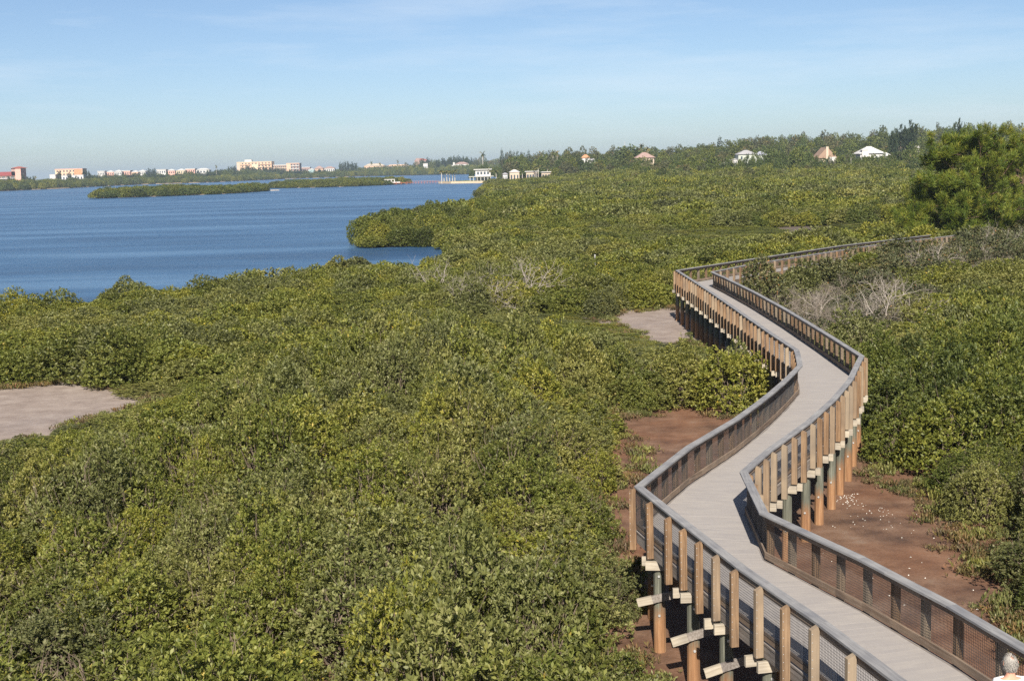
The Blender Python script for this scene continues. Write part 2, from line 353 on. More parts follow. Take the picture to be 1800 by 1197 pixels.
def mitres(P, side):
    """outward mitre vectors of a polyline; side +1: outward is left of travel"""
    d = np.diff(P, axis=0); d /= np.linalg.norm(d, axis=1, keepdims=True)
    nrm = np.stack([-d[:, 1], d[:, 0]], 1) * side; out = []
    for i in range(len(P)):
        a = nrm[max(0, i - 1)]; b = nrm[min(len(nrm) - 1, i)]; m_ = a + b; m_ /= np.linalg.norm(m_)
        out.append(m_ / max(.5, m_ @ a))
    return np.array(out)
walk = thing('boardwalk', 'long timber boardwalk on piles zigzagging through the mangroves', 'boardwalk', (0, 0, 0))
def strip(name, A, B, mA, mB, o0, o1, z0, z1, mat, gap=.002, parent=walk):
    """prism between nodes A and B with mitred ends, lateral from o0 to o1, in its own frame"""
    d = (B - A) / np.linalg.norm(B - A); ang = math.atan2(d[1], d[0]); pts = []
    for Pn, mm, s in ((A, mA, gap), (B, mB, -gap)):
        for o in (o0, o1): pts.append(Pn + mm * o + d * s - A)
    c, s = math.cos(-ang), math.sin(-ang)
    q = [(p[0] * c - p[1] * s, p[0] * s + p[1] * c) for p in pts]
    if (q[2][0] - q[0][0]) * (q[1][1] - q[0][1]) < 0: q = [q[1], q[0], q[3], q[2]]
    V = [(q[i][0], q[i][1], z - z0) for z in (z0, z1) for i in (0, 2, 3, 1)]
    Fs = [(3, 2, 1, 0), (4, 5, 6, 7), (0, 1, 5, 4), (1, 2, 6, 5), (2, 3, 7, 6), (3, 0, 4, 7)]
    return obj(name, mesh_of(name, V, Fs, mat), parent, (A[0], A[1], z0), ang)

def post_mesh(z0, nm):
    x, y0, y1, zt = .048, .010, .155, 3.57
    V = [(-x, y0, z0), (x, y0, z0), (x, y1, z0), (-x, y1, z0), (-x, y0, zt), (x, y0, zt), (x, y1, zt - .07), (-x, y1, zt - .07)]
    return mesh_of(nm, V, [(3, 2, 1, 0), (4, 5, 6, 7), (0, 1, 5, 4), (1, 2, 6, 5), (2, 3, 7, 6), (3, 0, 4, 7)], M_POST)
POST_S, POST_L = post_mesh(2.275, 'post_on_beam'), post_mesh(2.10, 'post_between')
def wire_mesh(W, H, cell=.05, t=.0042):
    mb = MB(); nxw = round(W / cell)
    for k in range(nxw + 1): mb.box(k * W / nxw - t / 2, k * W / nxw + t / 2, -t / 2, t / 2, 0, H)
    nzw = round(H / cell)
    for k in range(nzw + 1): mb.box(0, W, -t / 2 + .0005, t / 2 + .0005, k * H / nzw - t / 2, k * H / nzw + t / 2)
    return mb.mesh('wire_mesh', M_WIRE)
WIRE = wire_mesh(1.2, .74)
WIRE_FAR = wire_mesh(1.2, .74, .10, .0045)
_sb = MB()
for k in range(9): _sb.box(-.054, -.046, .13, .145, 2.30 + k * .142, 2.312 + k * .142)
STAPLES = _sb.mesh('staple_row', M_STAPLE)
_bb = MB(); _bb.add(cyl(.032, .026, 0, .022, 8)); BOLT = _bb.mesh('bolt', M_STAPLE)
for side, P in ((1, NL), (-1, NR)):
    mm = mitres(P, side)
    for i in range(NN):
        o = mm[i] / np.linalg.norm(mm[i]); ang = math.atan2(o[1], o[0]) - math.pi / 2
        p = obj('post', POST_S if i % 2 == 0 else POST_L, walk, (P[i][0], P[i][1], 0), ang + R(random.uniform(-1.5, 1.5)))
        if np.hypot(*P[i]) < 45: obj('staples', STAPLES, p, kind='stuff')
    for i in range(NN - 1):
        A, B = P[i], P[i + 1]; L_ = np.linalg.norm(B - A); ang = math.atan2(B[1] - A[1], B[0] - A[0])
        far = np.hypot(*A) > 46
        wm = obj('wire_mesh', WIRE_FAR if far else WIRE, walk, (A[0] + mm[i][0] * .005, A[1] + mm[i][1] * .005, 2.71), ang, scale=(L_ / 1.2, 1, 1))
    # boards run two bays, broken where the walk bends
    i = 0
    while i < NN - 1:
        j = i + 1
        if j < NN - 1 and np.allclose(mm[j], mm[j + 1], atol=.02) and np.allclose(mm[i], mm[j], atol=.02): j += 1
        A, B = P[i], P[j]
        cap = strip('rail_cap', A, B, mm[i], mm[j], -.165, .035, CAP_Z - .04, CAP_Z + random.uniform(-.003, .003), M_CAP)
        strip('top_rail', A, B, mm[i], mm[j], -.045, -.002, CAP_Z - .19, CAP_Z - .046, M_RAIL)
        strip('bottom_rail', A, B, mm[i], mm[j], -.045, -.002, DECK_Z + .045, DECK_Z + .185, M_RAIL)
        strip('stringer', A, B, mm[i], mm[j], -.06, -.002, DECK_Z - .285, DECK_Z - .045, M_FASC)
        strip('deck_edge_board', A, B, mm[i], mm[j], -.075, .008, DECK_Z - .04, DECK_Z - .002, M_FASC)
        i = j
# deck boards, fanned round the bends
boards = []
for i in range(NN - 1):
    a = (NL[i] + NR[i]) / 2; b = (NL[i + 1] + NR[i + 1]) / 2
    ln = np.linalg.norm(b - a); k = max(1, round(ln / .145))
    for j in range(k):
        t0, t1 = j / k, (j + 1) / k; g = .0016 / ln
        boards.append([NL[i] + (NL[i + 1] - NL[i]) * t for t in (t0 + g, t1 - g)] + [NR[i] + (NR[i + 1] - NR[i]) * t for t in (t1 - g, t0 + g)])
rest = MB()
for n_, q in enumerate(boards):
    l0, l1, r1, r0 = q
    u = (r0 - l0) / np.linalg.norm(r0 - l0); l0 = l0 + u * .078; l1 = l1 + u * .078; r0 = r0 - u * .078; r1 = r1 - u * .078
    zt = DECK_Z + random.uniform(-.002, .002)
    c = (l0 + r0) / 2; V = [(*(p - c), z) for z in (-.036, 0) for p in (l0, r0, r1, l1)]
    Fs = [(3, 2, 1, 0), (4, 5, 6, 7), (0, 1, 5, 4), (1, 2, 6, 5), (2, 3, 7, 6), (3, 0, 4, 7)]
    if 12 <= n_ < 312:
        obj('deck_board', mesh_of('deck_board', V, Fs, M_DECK), walk, (c[0], c[1], zt))
    else:
        rest.add(([(x + c[0], y + c[1], z + zt) for x, y, z in V], Fs))
obj('far_deck_boards', rest.mesh('far_deck_boards', M_DECK), walk, kind='stuff')
# joists under the deck, beams, piles and braces of each bent
for fr in (.25, .5, .75):
    for i in range(0, NN - 1, 2):
        j = min(i + 2, NN - 1)
        A = NL[i] + (NR[i] - NL[i]) * fr; B = NL[j] + (NR[j] - NL[j]) * fr
        d = (B - A) / np.linalg.norm(B - A); n = np.array([-d[1], d[0]])
        strip('joist', A, B, n, n, -.03, .03, DECK_Z - .28, DECK_Z - .04, M_FASC)
def plank(name, A, B, wdt, thk, mat, parent=None, bolts=False):
    A, B = Vector(A), Vector(B); d = B - A; ln = d.length
    q = d.to_track_quat('Y', 'Z')
    me = MB().box(-thk / 2, thk / 2, 0, ln, -wdt / 2, wdt / 2).mesh(name, mat)
    o = obj(name, me, parent, A); o.rotation_mode = 'QUATERNION'; o.rotation_quaternion = q
    if bolts: obj('cut_and_lit_end', MB().box(-thk / 2 - .004, thk / 2 + .004, -.02, .32, -wdt / 2 - .004, wdt / 2 + .004).mesh('cut_and_lit_end', M_BEAM), o)  # pale sawn end, drawn longer so its colour paints in the brace's sunlit stretch
    return o
PILE = MB().add(cyl(.145, .125, -.6, 2.24, 12)).mesh('pile', M_PILE, False)
for i in range(0, NN, 2):
    A, B = NL[i], NR[i]; u = (B - A) / np.linalg.norm(B - A); n = np.array([-u[1], u[0]])
    near = np.hypot(*A) < 60
    for s, e in ((-1, .17), (1, .27)):
        o = n * s * .165
        plank('beam', (*(A - u * e + o), 2.155), (*(B + u * e + o), 2.155), .20, .075, M_BEAM, walk)
    for k, (Pn, sg) in enumerate(((A, 1), (B, -1))):
        p = Pn + u * sg * .12
        pl = obj('pile', PILE, walk, (p[0], p[1], 0), random.uniform(0, 6)); pl.scale = (1, 1, 1)
        if near:
            dx = -n if n[1] > 0 else n
            for zz in (1.0, 1.9):
                b = obj('bolt', BOLT, pl); b.parent = None
                b.parent = pl; wd = Vector((dx[0], dx[1], 0)); b.rotation_mode = 'QUATERNION'
                Rm = Matrix.Rotation(-pl.rotation_euler.z, 3, 'Z'); wl_ = Rm @ wd
                b.location = wl_ * .138 + Vector((0, 0, zz)); b.rotation_quaternion = wl_.to_track_quat('Z', 'Y')
    o = n * .17 * (-1 if n[1] > 0 else 1)
    if A[1] < 28.6:
        z0_, z1_ = (1.30, 2.0) if (i // 2) % 2 == 0 else (1.22, 1.9)
        plank('brace', (*(A - u * .34 + o), z0_), (*(B - u * .05 + o), z1_), .17, .06, M_FASC, walk, True)

# ------------------------------------------------------------------ vegetation: shared foliage meshes
def unit(a): return a / (np.linalg.norm(a, axis=-1, keepdims=True) + 1e-9)
def leaves(rng, pos, axis, n, Ln, wid=.46, t0=20, t1=80, fold=.10, ctint=None):
    """n leaves round each twig tip: (quads, tint)"""
    C = len(pos); P = np.repeat(pos, n, 0); A = np.repeat(unit(axis), n, 0); k = C * n
    ref = np.where(np.abs(A[:, 2:3]) > .9, np.array([[1., 0, 0]]), np.array([[0, 0, 1.]]))
    u = unit(np.cross(A, ref)); v = np.cross(A, u)
    a = rng.random(k) * 2 * math.pi; t = np.radians(t0 + (t1 - t0) * rng.random(k))
    d = A * np.cos(t)[:, None] + (u * np.cos(a)[:, None] + v * np.sin(a)[:, None]) * np.sin(t)[:, None]
    ln = Ln * (.7 + .5 * rng.random(k)); s = unit(np.cross(d, A)) ; nr = np.cross(s, d)
    tw = rng.normal(0, .5, k); s, nr = s * np.cos(tw)[:, None] + nr * np.sin(tw)[:, None], nr * np.cos(tw)[:, None] - s * np.sin(tw)[:, None]
    b = P + A * (rng.random(k) * Ln * .9)[:, None] + d * (ln * .12)[:, None]
    mid = b + d * (ln * .52)[:, None]; e = s * (ln * wid * .5)[:, None]; up = nr * (ln * fold)[:, None]
    Q = np.stack([b, mid + e + up, b + d * ln[:, None], mid - e + up], 1)
    ct = rng.random(C) if ctint is None else ctint
    tint = np.clip(.52 * np.repeat(ct, n) + .48 * rng.random(k), 0, .96)
    tint[rng.random(k) < .006] = 1.0
    return Q, tint
def dome(rng, n, r, h, z0, lobes=16, amp=.30, sig=.42, depth=.42, umin=-.15):
    """points spread through the outer shell of a lobed mound, with outward normals"""
    ph = rng.random(n) * 2 * math.pi; u = umin + (1 - umin) * rng.random(n) ** .85; st = np.sqrt(np.maximum(0, 1 - u * u))
    D = np.stack([st * np.cos(ph), st * np.sin(ph), u], 1)
    ld = unit(rng.normal(size=(lobes, 3)) * [1, 1, .8] + [0, 0, .35]); la = rng.uniform(-.35, 1, lobes) * amp
    ang = np.arccos(np.clip(D @ ld.T, -1, 1)); f = 1 - amp * .4 + (la * np.exp(-(ang / sig) ** 2)).sum(1)
    lobe = np.argmin(ang, 1); k = 1 - depth * rng.random(n) ** 2.2
    X = D * (f * k)[:, None] * [r, r, h]; X[:, 2] = np.maximum(X[:, 2] + z0, .05 + .2 * rng.random(n))
    return X, unit(D / [r, r, h]), lobe, k
def stems(rng, r, h, z0, n, base_r=.035, spread=.25):
    S = []
    for _ in range(n):
        a = rng.random() * 6.283; q = rng.random() ** .5 * .82
        tip = np.array([math.cos(a) * r * q, math.sin(a) * r * q, z0 + h * math.sqrt(1 - q * q) * rng.uniform(.62, 1.0)])
        p = np.array([math.cos(a) * r * spread * rng.random(), math.sin(a) * r * spread * rng.random(), -.15]); rr = base_r * rng.uniform(.6, 1.1)
        for k in range(1, 5):
            t = k / 4; q2 = p + (tip - p) * (1 / (5 - k)) + rng.normal(0, .05 * r, 3) * (k < 4); r2 = base_r * (1 - .8 * t)
            S.append([*p, *q2, rr, r2]); p, rr = q2, r2
            if k >= 2:
                e = p + unit(rng.normal(size=3) + [0, 0, .8]) * r * .28; S.append([*p, *e, rr * .6, rr * .25])
    return np.array(S)
def bush(seed, r, h, ncl, nlf, Ln, nst=22, **kw):
    rng = np.random.default_rng(seed); z0 = h * .12
    X, Nn, lobe, k = dome(rng, ncl, r, h - z0, z0, **kw)
    ax = unit(Nn * .55 + np.array([0, -.05, .8]) + rng.normal(0, .28, X.shape))
    ct = np.clip(rng.random(64)[lobe] * .5 + rng.random(ncl) * .5, 0, 1)
    Q, t = leaves(rng, X, ax, nlf, Ln, ctint=ct)
    return quads_mesh('foliage', Q, t), quads_mesh('stems', tubes(stems(rng, r * .95, h - z0, z0, nst), 4), mat=M_BARK)

LEAFM = [M_LEAF, M_OLIVE, M_DEEP, M_SCRUB]
NEAR = [bush(100 + i, 1.5, 2.5, 1500, 9, .098, 42, amp=.42, sig=.34, lobes=20, depth=.5) for i in range(7)]                 # within 45 m, leaf by leaf
MIDB = [bush(140 + i, 1.6, 2.5, 1300, 8, .130, 18, amp=.40, sig=.34, lobes=20) for i in range(4)]             # 45 to 75 m
def link_mat(o, mt):
    if not o.data.materials: o.data.materials.append(None)
    o.material_slots[0].link = 'OBJECT'; o.material_slots[0].material = mt
def src(name, me, mt):                    # a hidden source for scattered vegetation
    o = bpy.data.objects.new(name, me); link_mat(o, mt); return o
def scatter(name, sources, pts, rots, scl, idx_, label, cat):
    """one object of kind stuff: sources placed on points"""
    col = bpy.data.collections.new(name + '_sources')
    for i, s in enumerate(sources):
        s.name = '%s_%02d' % (name, i); col.objects.link(s)
    me = bpy.data.meshes.new(name); n = len(pts); me.vertices.add(n); me.vertices.foreach_set('co', np.asarray(pts, np.float32).ravel())
    a = me.attributes.new('rot', 'FLOAT_VECTOR', 'POINT'); rv = np.zeros((n, 3), np.float32); rv[:, 2] = rots; a.data.foreach_set('vector', rv.ravel())
    a = me.attributes.new('scl', 'FLOAT_VECTOR', 'POINT'); a.data.foreach_set('vector', np.asarray(scl, np.float32).ravel())
    a = me.attributes.new('pick', 'INT', 'POINT'); a.data.foreach_set('value', np.asarray(idx_, np.int32))
    o = obj(name, me, None, kind='stuff'); tag(o, label, cat)
    ng = bpy.data.node_groups.new(name, 'GeometryNodeTree')
    ng.interface.new_socket('Geometry', in_out='INPUT', socket_type='NodeSocketGeometry'); ng.interface.new_socket('Geometry', in_out='OUTPUT', socket_type='NodeSocketGeometry')
    N, L = ng.nodes, ng.links; gi = N.new('NodeGroupInput'); go = N.new('NodeGroupOutput')
    ip = N.new('GeometryNodeInstanceOnPoints'); ci = N.new('GeometryNodeCollectionInfo'); ci.inputs['Collection'].default_value = col
    ci.inputs['Separate Children'].default_value = True; ci.inputs['Reset Children'].default_value = True; ip.inputs['Pick Instance'].default_value = True
    def at_(nm, ty):
        q = N.new('GeometryNodeInputNamedAttribute'); q.data_type = ty; q.inputs['Name'].default_value = nm; return q.outputs['Attribute']
    L.new(gi.outputs[0], ip.inputs['Points']); L.new(ci.outputs[0], ip.inputs['Instance'])
    L.new(at_('pick', 'INT'), ip.inputs['Instance Index']); L.new(at_('rot', 'FLOAT_VECTOR'), ip.inputs['Rotation']); L.new(at_('scl', 'FLOAT_VECTOR'), ip.inputs['Scale'])
    L.new(ip.outputs[0], go.inputs[0])
    md = o.modifiers.new('scatter', 'NODES'); md.node_group = ng
    return o

CLEAR = [MUD, SAND_L, SAND_M, MUD_F, POND]
def clear_of(x, y):
    """metres from the nearest open mud, sand or boardwalk (negative inside)"""
    d = np.full(np.shape(x), 1e9)
    for c in CLEAR: d = np.minimum(d, -sdist(c, x, y))
    return np.minimum(d, -sdist(CORRIDOR, x, y))
def jgrid(x0, x1, y0, y1, s, rng, jit=.38):
    X, Y = np.meshgrid(np.arange(x0, x1, s), np.arange(y0, y1, s * .866)); X = X + (np.arange(X.shape[0]) % 2)[:, None] * s / 2
    X = X + rng.uniform(-jit, jit, X.shape) * s; Y = Y + rng.uniform(-jit, jit, Y.shape) * s
    return X.ravel(), Y.ravel()
SCRUB = [(14.5, 68), (18, 68), (22, 78), (29, 92), (38, 91), (60, 95), (62, 128), (45, 127), (15.5, 91)]
def species(x, y, rng):
    """which leaf colour grows where: bright near and low, olive in drifts, deep by the right bank, scrub on the rise"""
    n = vnoise(x, y, 9) * .5 + vnoise(x + 50, y, 2.6) * .5
    k = np.where(n > .53, 1, 0)
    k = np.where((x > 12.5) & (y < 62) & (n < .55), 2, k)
    up = sdist(SCRUB, x, y) + 7 * (n - .5); k = np.where(up > 0, 3, k)
    far = (y > 150) & (rng.random(np.shape(x)) < .12); k = np.where(far & (k < 2), 2, k)
    return k.astype(int)

def low_near(x, y):
    """growth is stunted on the camera side of the open flats"""
    f = np.ones(np.shape(x))
    for poly, reach, mn in ((SAND_L, 11, .18), (SAND_M, 20, .16), (MUD_F, 34, .14), (POND, 30, .25)):
        d = np.maximum(0, -sdist(poly, x, y)); front = y < max(p[1] for p in poly) - 3
        f = np.minimum(f, np.where(front, mn + (1 - mn) * sstep(0, reach, d), 1))
    return f
# individual mangrove bushes: the 300 that show largest
rg = np.random.default_rng(21)
X, Y = jgrid(-30, 36, 16.5, 66, 2.0, rg)
ok = (np.abs(X) < .41 * Y + 2.2); X, Y = X[ok], Y[ok]
rad = rg.uniform(.64, 1.16, len(X)); cd = clear_of(X, Y)
rad = np.where(cd < 1.3, np.maximum(.42, np.minimum(rad, cd / 1.45 + .12)), rad)
ok = (cd > .55) & ((vnoise(X, Y, 2.1) > .15) | (cd < 2)); X, Y, rad, cd = X[ok], Y[ok], rad[ok], cd[ok]
order = np.argsort(np.hypot(X, Y) / rad ** .5)
ind, rem = order[:300], order[300:]
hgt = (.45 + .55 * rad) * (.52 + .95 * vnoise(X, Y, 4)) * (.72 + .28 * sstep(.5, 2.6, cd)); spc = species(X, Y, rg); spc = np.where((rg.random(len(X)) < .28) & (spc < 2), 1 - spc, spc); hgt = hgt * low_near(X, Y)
def zone(x, y):
    if x > 11: return ('glossy dark green mangrove bush crowding the mud right of the boardwalk', 'mangroves right of the boardwalk') if y < 45 else ('dense green mangrove bush behind the boardwalk bend on the right', 'mangroves behind the right bend')
    if y < 29: return ('leafy mangrove bush in the foreground thicket at the bottom left', 'foreground mangroves at bottom left') if x < -2 else ('leafy mangrove bush in the foreground beside the near boardwalk piles', 'foreground mangroves beside the boardwalk')
    if x < -13 and y > 44: return ('low mangrove bush bordering the pinkish sand clearing at the left edge', 'mangroves by the left sand clearing')
    if x > 1 and y > 38: return ('mangrove bush at the edge of the brown mud left of the boardwalk', 'mangroves edging the left mud')
    a = 'left' if x < -7 else 'centre'; b = 'front' if y < 36 else ('middle' if y < 47 else 'upper')
    return ('yellow green mangrove bush in the %s %s of the thicket left of the boardwalk' % (b, a), 'mangroves of the thicket, %s %s' % (b, a))
for c, i in enumerate(ind):
    far = math.hypot(X[i], Y[i]) > 46; pr = (MIDB if far else NEAR)[rg.integers(4 if far else 7)]
    lb, gr = zone(X[i], Y[i])
    t = thing('mangrove_bush', lb, 'bush', (X[i], Y[i], float(ground_z(X[i], Y[i]))), rg.random() * 6.28, gr, (rad[i], rad[i], hgt[i]))
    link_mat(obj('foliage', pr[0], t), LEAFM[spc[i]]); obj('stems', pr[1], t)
print('near bushes', len(ind), 'left', len(rem))

# the rest of the mangrove as one mass
B1 = [bush(200 + i, 1.7, 2.5, 900, 7, .17, 10)[0] for i in range(3)]
B2 = [bush(230 + i, 2.4, 2.7, 900, 6, .27, 4, amp=.34, sig=.36)[0] for i in range(3)]
B3 = [bush(260 + i, 4.2, 3.6, 900, 6, .50, 4, amp=.36, sig=.34, lobes=22)[0] for i in range(3)]
pts, rots, scl, pick, srcs = [], [], [], [], []
for lod in (B1, B2, B3):
    for me in lod:
        for mt in LEAFM: srcs.append(src('s', me, mt))
def put(x, y, rr, hh, lod, sp, rng, z=None):
    n = len(x); zz = ground_z(x, y) if z is None else z
    pts.append(np.stack([x, y, zz], 1)); rots.append(rng.random(n) * 6.28); scl.append(np.stack([rr, rr, hh], 1))
    pick.append(lod * 12 + rng.integers(0, 3, n) * 4 + sp)
put(X[rem], Y[rem], rad[rem] * .95, hgt[rem], 0, spc[rem], rg)
def fill(x0, x1, y0, y1, s, lod, hmul, dmin):
    x, y = jgrid(x0, x1, y0, y1, s, rg)
    ok = (np.abs(x) < .41 * y + 6) & (sdist(SHORE, x, y) > .4) & (clear_of(x, y) > dmin); x, y = x[ok], y[ok]
    rr = rg.uniform(.8, 1.25, len(x)); hh = rr ** .5 * (.72 + .5 * vnoise(x, y, 7 * (lod + 1)) + .15 * rg.random(len(x))) * hmul
    sp = species(x, y, rg)
    up = sstep(220, 520, y) * sstep(-5, 60, x)                      # the growth gets taller inland
    hh = hh * (1 + .45 * up) * low_near(x, y)
    put(x, y, rr, hh, lod, sp, rg)
fill(-44, 52, 66, 112, 2.0, 0, .72, .8)
fill(-60, 80, 112, 215, 3.0, 1, .68, 1.6)
fill(-40, 330, 215, 700, 5.4, 2, .80, 3)
scatter('mangrove_thicket', srcs, np.concatenate(pts), np.concatenate(rots), np.concatenate(scl), np.concatenate(pick), 'unbroken olive green mangrove thicket spreading from the boardwalk to the houses', 'mangroves')
print('thicket', sum(map(len, pts)))

# ------------------------------------------------------------------ promontory, shoreline and scrub: plants one can tell apart
def ground_at(px, py, z=.1):
    v = FWD * F_PX + RT * (px - 900) + UP * (598.5 - py); t = (z - CAM_H) / v[2]; return v[0] * t, v[1] * t
MTREE = []
for i in range(4):
    f, s_ = bush(300 + i, 2.3, 3.9, 1500, 7, .22, 18, amp=.38, sig=.36, lobes=18); MTREE.append((f, s_))
def plant(name, pr, mt, x, y, sx, sz, label, cat, group=None, rz=None, parts=('foliage', 'stems')):
    t = thing(name, label, cat, (x, y, float(ground_z(x, y)) - .02), rg.random() * 6.28 if rz is None else rz, group, (sx, sx, sz))
    link_mat(obj(parts[0], pr[0], t), mt)
    if pr[1]: obj(parts[1], pr[1], t)
    return t
PROM = [(-9.2, 185), (-14.5, 186), (-18.8, 185.5), (-20.8, 192), (-21.6, 204), (-20, 222), (-14, 238), (-7, 255), (3, 258), (2, 215), (-3, 196)]
x, y = jgrid(-27, 6, 184, 260, 3.6, rg); ok = sdist(PROM, x, y) > -.9; x, y = x[ok], y[ok]
for k in range(len(x)):
    hs = rg.uniform(.8, 1.15) * (1.02 if y[k] > 192 else .72)
    plant('mangrove_tree', MTREE[k % 4], M_DEEP if rg.random() < .6 else M_LEAF, x[k], y[k], rg.uniform(.85, 1.15), hs, 'tall dark mangrove tree on the point jutting into the blue water', 'tree', 'mangrove trees on the point')
for n_, (px, py, h, lab) in enumerate([(215, 502, .84, 'tallest grey green mangrove shrub rising over the left shoreline'), (256, 500, .74, 'loose pale mangrove shrub on the left shoreline, right of the tallest one'), (330, 498, .62, 'small grey green mangrove shrub alone on the left shoreline'), (385, 492, .8, 'rounded grey green mangrove shrub where the left shoreline bends in'), (445, 484, .72, 'thin twiggy mangrove shrub on the shoreline against the water'),
                                       (585, 462, .95, 'dark mangrove shrub standing against the water short of the inlet'), (625, 460, 1.0, 'bushy mangrove shrub at the near mouth of the inlet'), (660, 462, .72, 'low mangrove shrub in front of the inlet water')]):
    gx_, gy_ = ground_at(px, py + 4, 1.6)
    plant('shoreline_shrub', MTREE[n_ % 4], M_OLIVE, gx_, gy_, .9 * h + .15, h * .88, lab, 'shrub', None)

for n_, (x_, y_, sx_, sz_, lab) in enumerate(((17.2, 88.3, .8, .92, 'grey green shrub in the crook of the far boardwalk bend'), (20.2, 91.8, .85, .82, 'scrub bush hiding the near rail of the far boardwalk, first from the bend'), (23.6, 95.6, .9, .84, 'scrub bush hiding the near rail of the far boardwalk, second from the bend'), (27.4, 100.6, .95, .72, 'low scrub bush below the middle of the far boardwalk rail'), (31.5, 105.6, .95, .68, 'low scrub bush near the end of the far boardwalk rail'))):
    plant('scrub_shrub', MTREE[n_ % 4], (M_SCRUB, M_OLIVE, M_SCRUB, M_DEEP, M_SCRUB)[n_], x_, y_, sx_, sz_, lab, 'shrub')
def dead_tree(seed, H, lean=.35, n0=4, rad=.07):
    rng = np.random.default_rng(seed); S = []
    def grow(p, d, ln, r, lv):
        for _ in range(3):
            d = unit(d + rng.normal(0, .22, 3)); q = p + d * ln / 3; S.append([*p, *q, r, r * .82]); p, r = q, r * .82
            if lv < 3 and rng.random() < .75: grow(p, unit(d * .6 + rng.normal(0, .6, 3) + [0, 0, .15]), ln * rng.uniform(.5, .8), r * .62, lv + 1)
        if lv < 3:
            for _ in range(2): grow(p, unit(d + rng.normal(0, .55, 3)), ln * rng.uniform(.5, .75), r * .75, lv + 1)
    for _ in range(n0): grow(np.array([rng.normal(0, .12), rng.normal(0, .12), -.2]), unit(rng.normal(0, lean, 3) + [0, 0, 1]), H * rng.uniform(.42, .6), rad * rng.uniform(.6, 1), 0)
    return quads_mesh('branches', tubes(np.array(S), 5), mat=M_DEADW)
DEAD = [dead_tree(400 + i, 2.6) for i in range(4)]
for n_, (px, py, z, sc_, lab) in enumerate([(1592, 556, 1.3, 1.35, 'largest bleached dead tree forking in the scrub right of the boardwalk'), (1560, 565, 1.2, 1.05, 'bleached dead trunks left of the largest dead tree'), (1525, 560, 1.2, .9, 'tangle of dead branches at the lower left of the scrub'), (1650, 500, 1.4, 1.15, 'pale dead tree higher up the scrub, behind the largest one'), (1690, 490, 1.5, 1.0, 'dead tree with sprawling pale branches near the middle of the scrub'), (1620, 505, 1.4, .95, 'small dead tree between the two pale ones in the scrub'),
                                            (1770, 470, 1.5, 1.2, 'twisted dead tree at the right edge of the scrub'), (1735, 485, 1.5, .9, 'short dead tree beside the twisted one near the right edge'), (1440, 575, .3, .95, 'slim pale dead sapling just right of the boardwalk rail'),
                                            (772, 525, .9, 1.0, 'grey dead tree in the middle of the left thicket'), (806, 540, .8, .8, 'low grey dead branches right of the first dead tree in the thicket'), (922, 530, .9, 1.05, 'grey dead tree with bare crown, rightmost in the left thicket'), (885, 548, .6, .85, 'bare twiggy bush below the rightmost dead tree of the thicket'), (845, 520, .9, .8, 'grey bare shrub midway between the dead trees of the left thicket'), (905, 505, 1.0, .8, 'small grey dead shrub behind the rightmost dead tree of the thicket'), (1290, 470, .9, .6, 'small dead shrub beside the far boardwalk bend'),
                                            (170, 985, 1.2, .55, 'bare branches poking from the foreground bushes at bottom left'), (590, 1010, 1.1, .6, 'bare stems showing in a gap of the foreground bushes'), (640, 1075, 1.0, .55, 'bare grey stems low in the foreground bushes')]):
    gx_, gy_ = ground_at(px, py, z); sc_ *= 1.3 if (700 < px < 1000 and py < 600) else 1
    t = thing('dead_tree', lab, 'dead tree', (gx_, gy_, float(ground_z(gx_, gy_))), rg.random() * 6.28, None, (sc_ * 1.35, sc_ * 1.35, sc_ * 1.3)); obj('branches', DEAD[n_ % 4], t)
# scrub of grey leafless twigs between the shrubs on the rise
x, y = jgrid(15, 56, 64, 118, 2.3, rg); ok = (clear_of(x, y) > 1.2) & (sdist(SCRUB, x, y) > -1) & (vnoise(x, y, 6) > .40); x, y = x[ok], y[ok]; n = len(x)
scatter('bare_scrub_twigs', [src('s', d, M_TWIG) for d in DEAD], np.stack([x, y, ground_z(x, y)], 1), rg.random(n) * 6.28, np.stack([rg.uniform(.8, 1.1, n)] * 2 + [rg.uniform(.75, 1.08, n)], 1), rg.integers(0, 4, n), 'grey leafless twigs tangled through the scrub on the rise', 'twigs')
def palmetto(seed):
    rng = np.random.default_rng(seed); Q = []
    for _ in range(16):
        a = rng.random() * 6.28; e = rng.uniform(.25, 1.3); d = np.array([math.cos(a) * math.cos(e), math.sin(a) * math.cos(e), math.sin(e)]); b = d * rng.uniform(.5, .8)
        s_ = unit(np.cross(d, [0, 0, 1.])); nn = np.cross(s_, d)
        for k in range(13):
            t = (k - 6) / 6 * 1.25; v = d * math.cos(t) + s_ * math.sin(t); ln = .62 * (1 - .25 * abs(k - 6) / 6); wv = unit(np.cross(v, nn)) * .028
            m1 = b + v * ln * .5; tip = b + v * ln - nn * .1; Q.append([b, m1 + wv, tip, m1 - wv])
    Q = np.array(Q); return quads_mesh('fronds', Q, rng.random(len(Q)) * .8)
PTO = [palmetto(7), palmetto(8)]
for n_, (px, py, s_, lab) in enumerate([(1600, 440, 1.5, 'fan leaved palmetto in front of the far end of the boardwalk'), (1655, 436, 1.4, 'fan palmetto under the big pine, right of the boardwalk end'), (1420, 462, 1.2, 'bright fan palmetto beside the middle of the far boardwalk'), (1682, 440, 1.1, 'small palmetto close to the trunk of the big pine')]):
    gx_, gy_ = ground_at(px, py, 2.2); t = thing('palmetto', lab, 'palmetto', (gx_, gy_, float(ground_z(gx_, gy_)) + .5), n_, None, (s_,) * 3); link_mat(obj('fronds', PTO[n_ % 2], t), M_PALM)

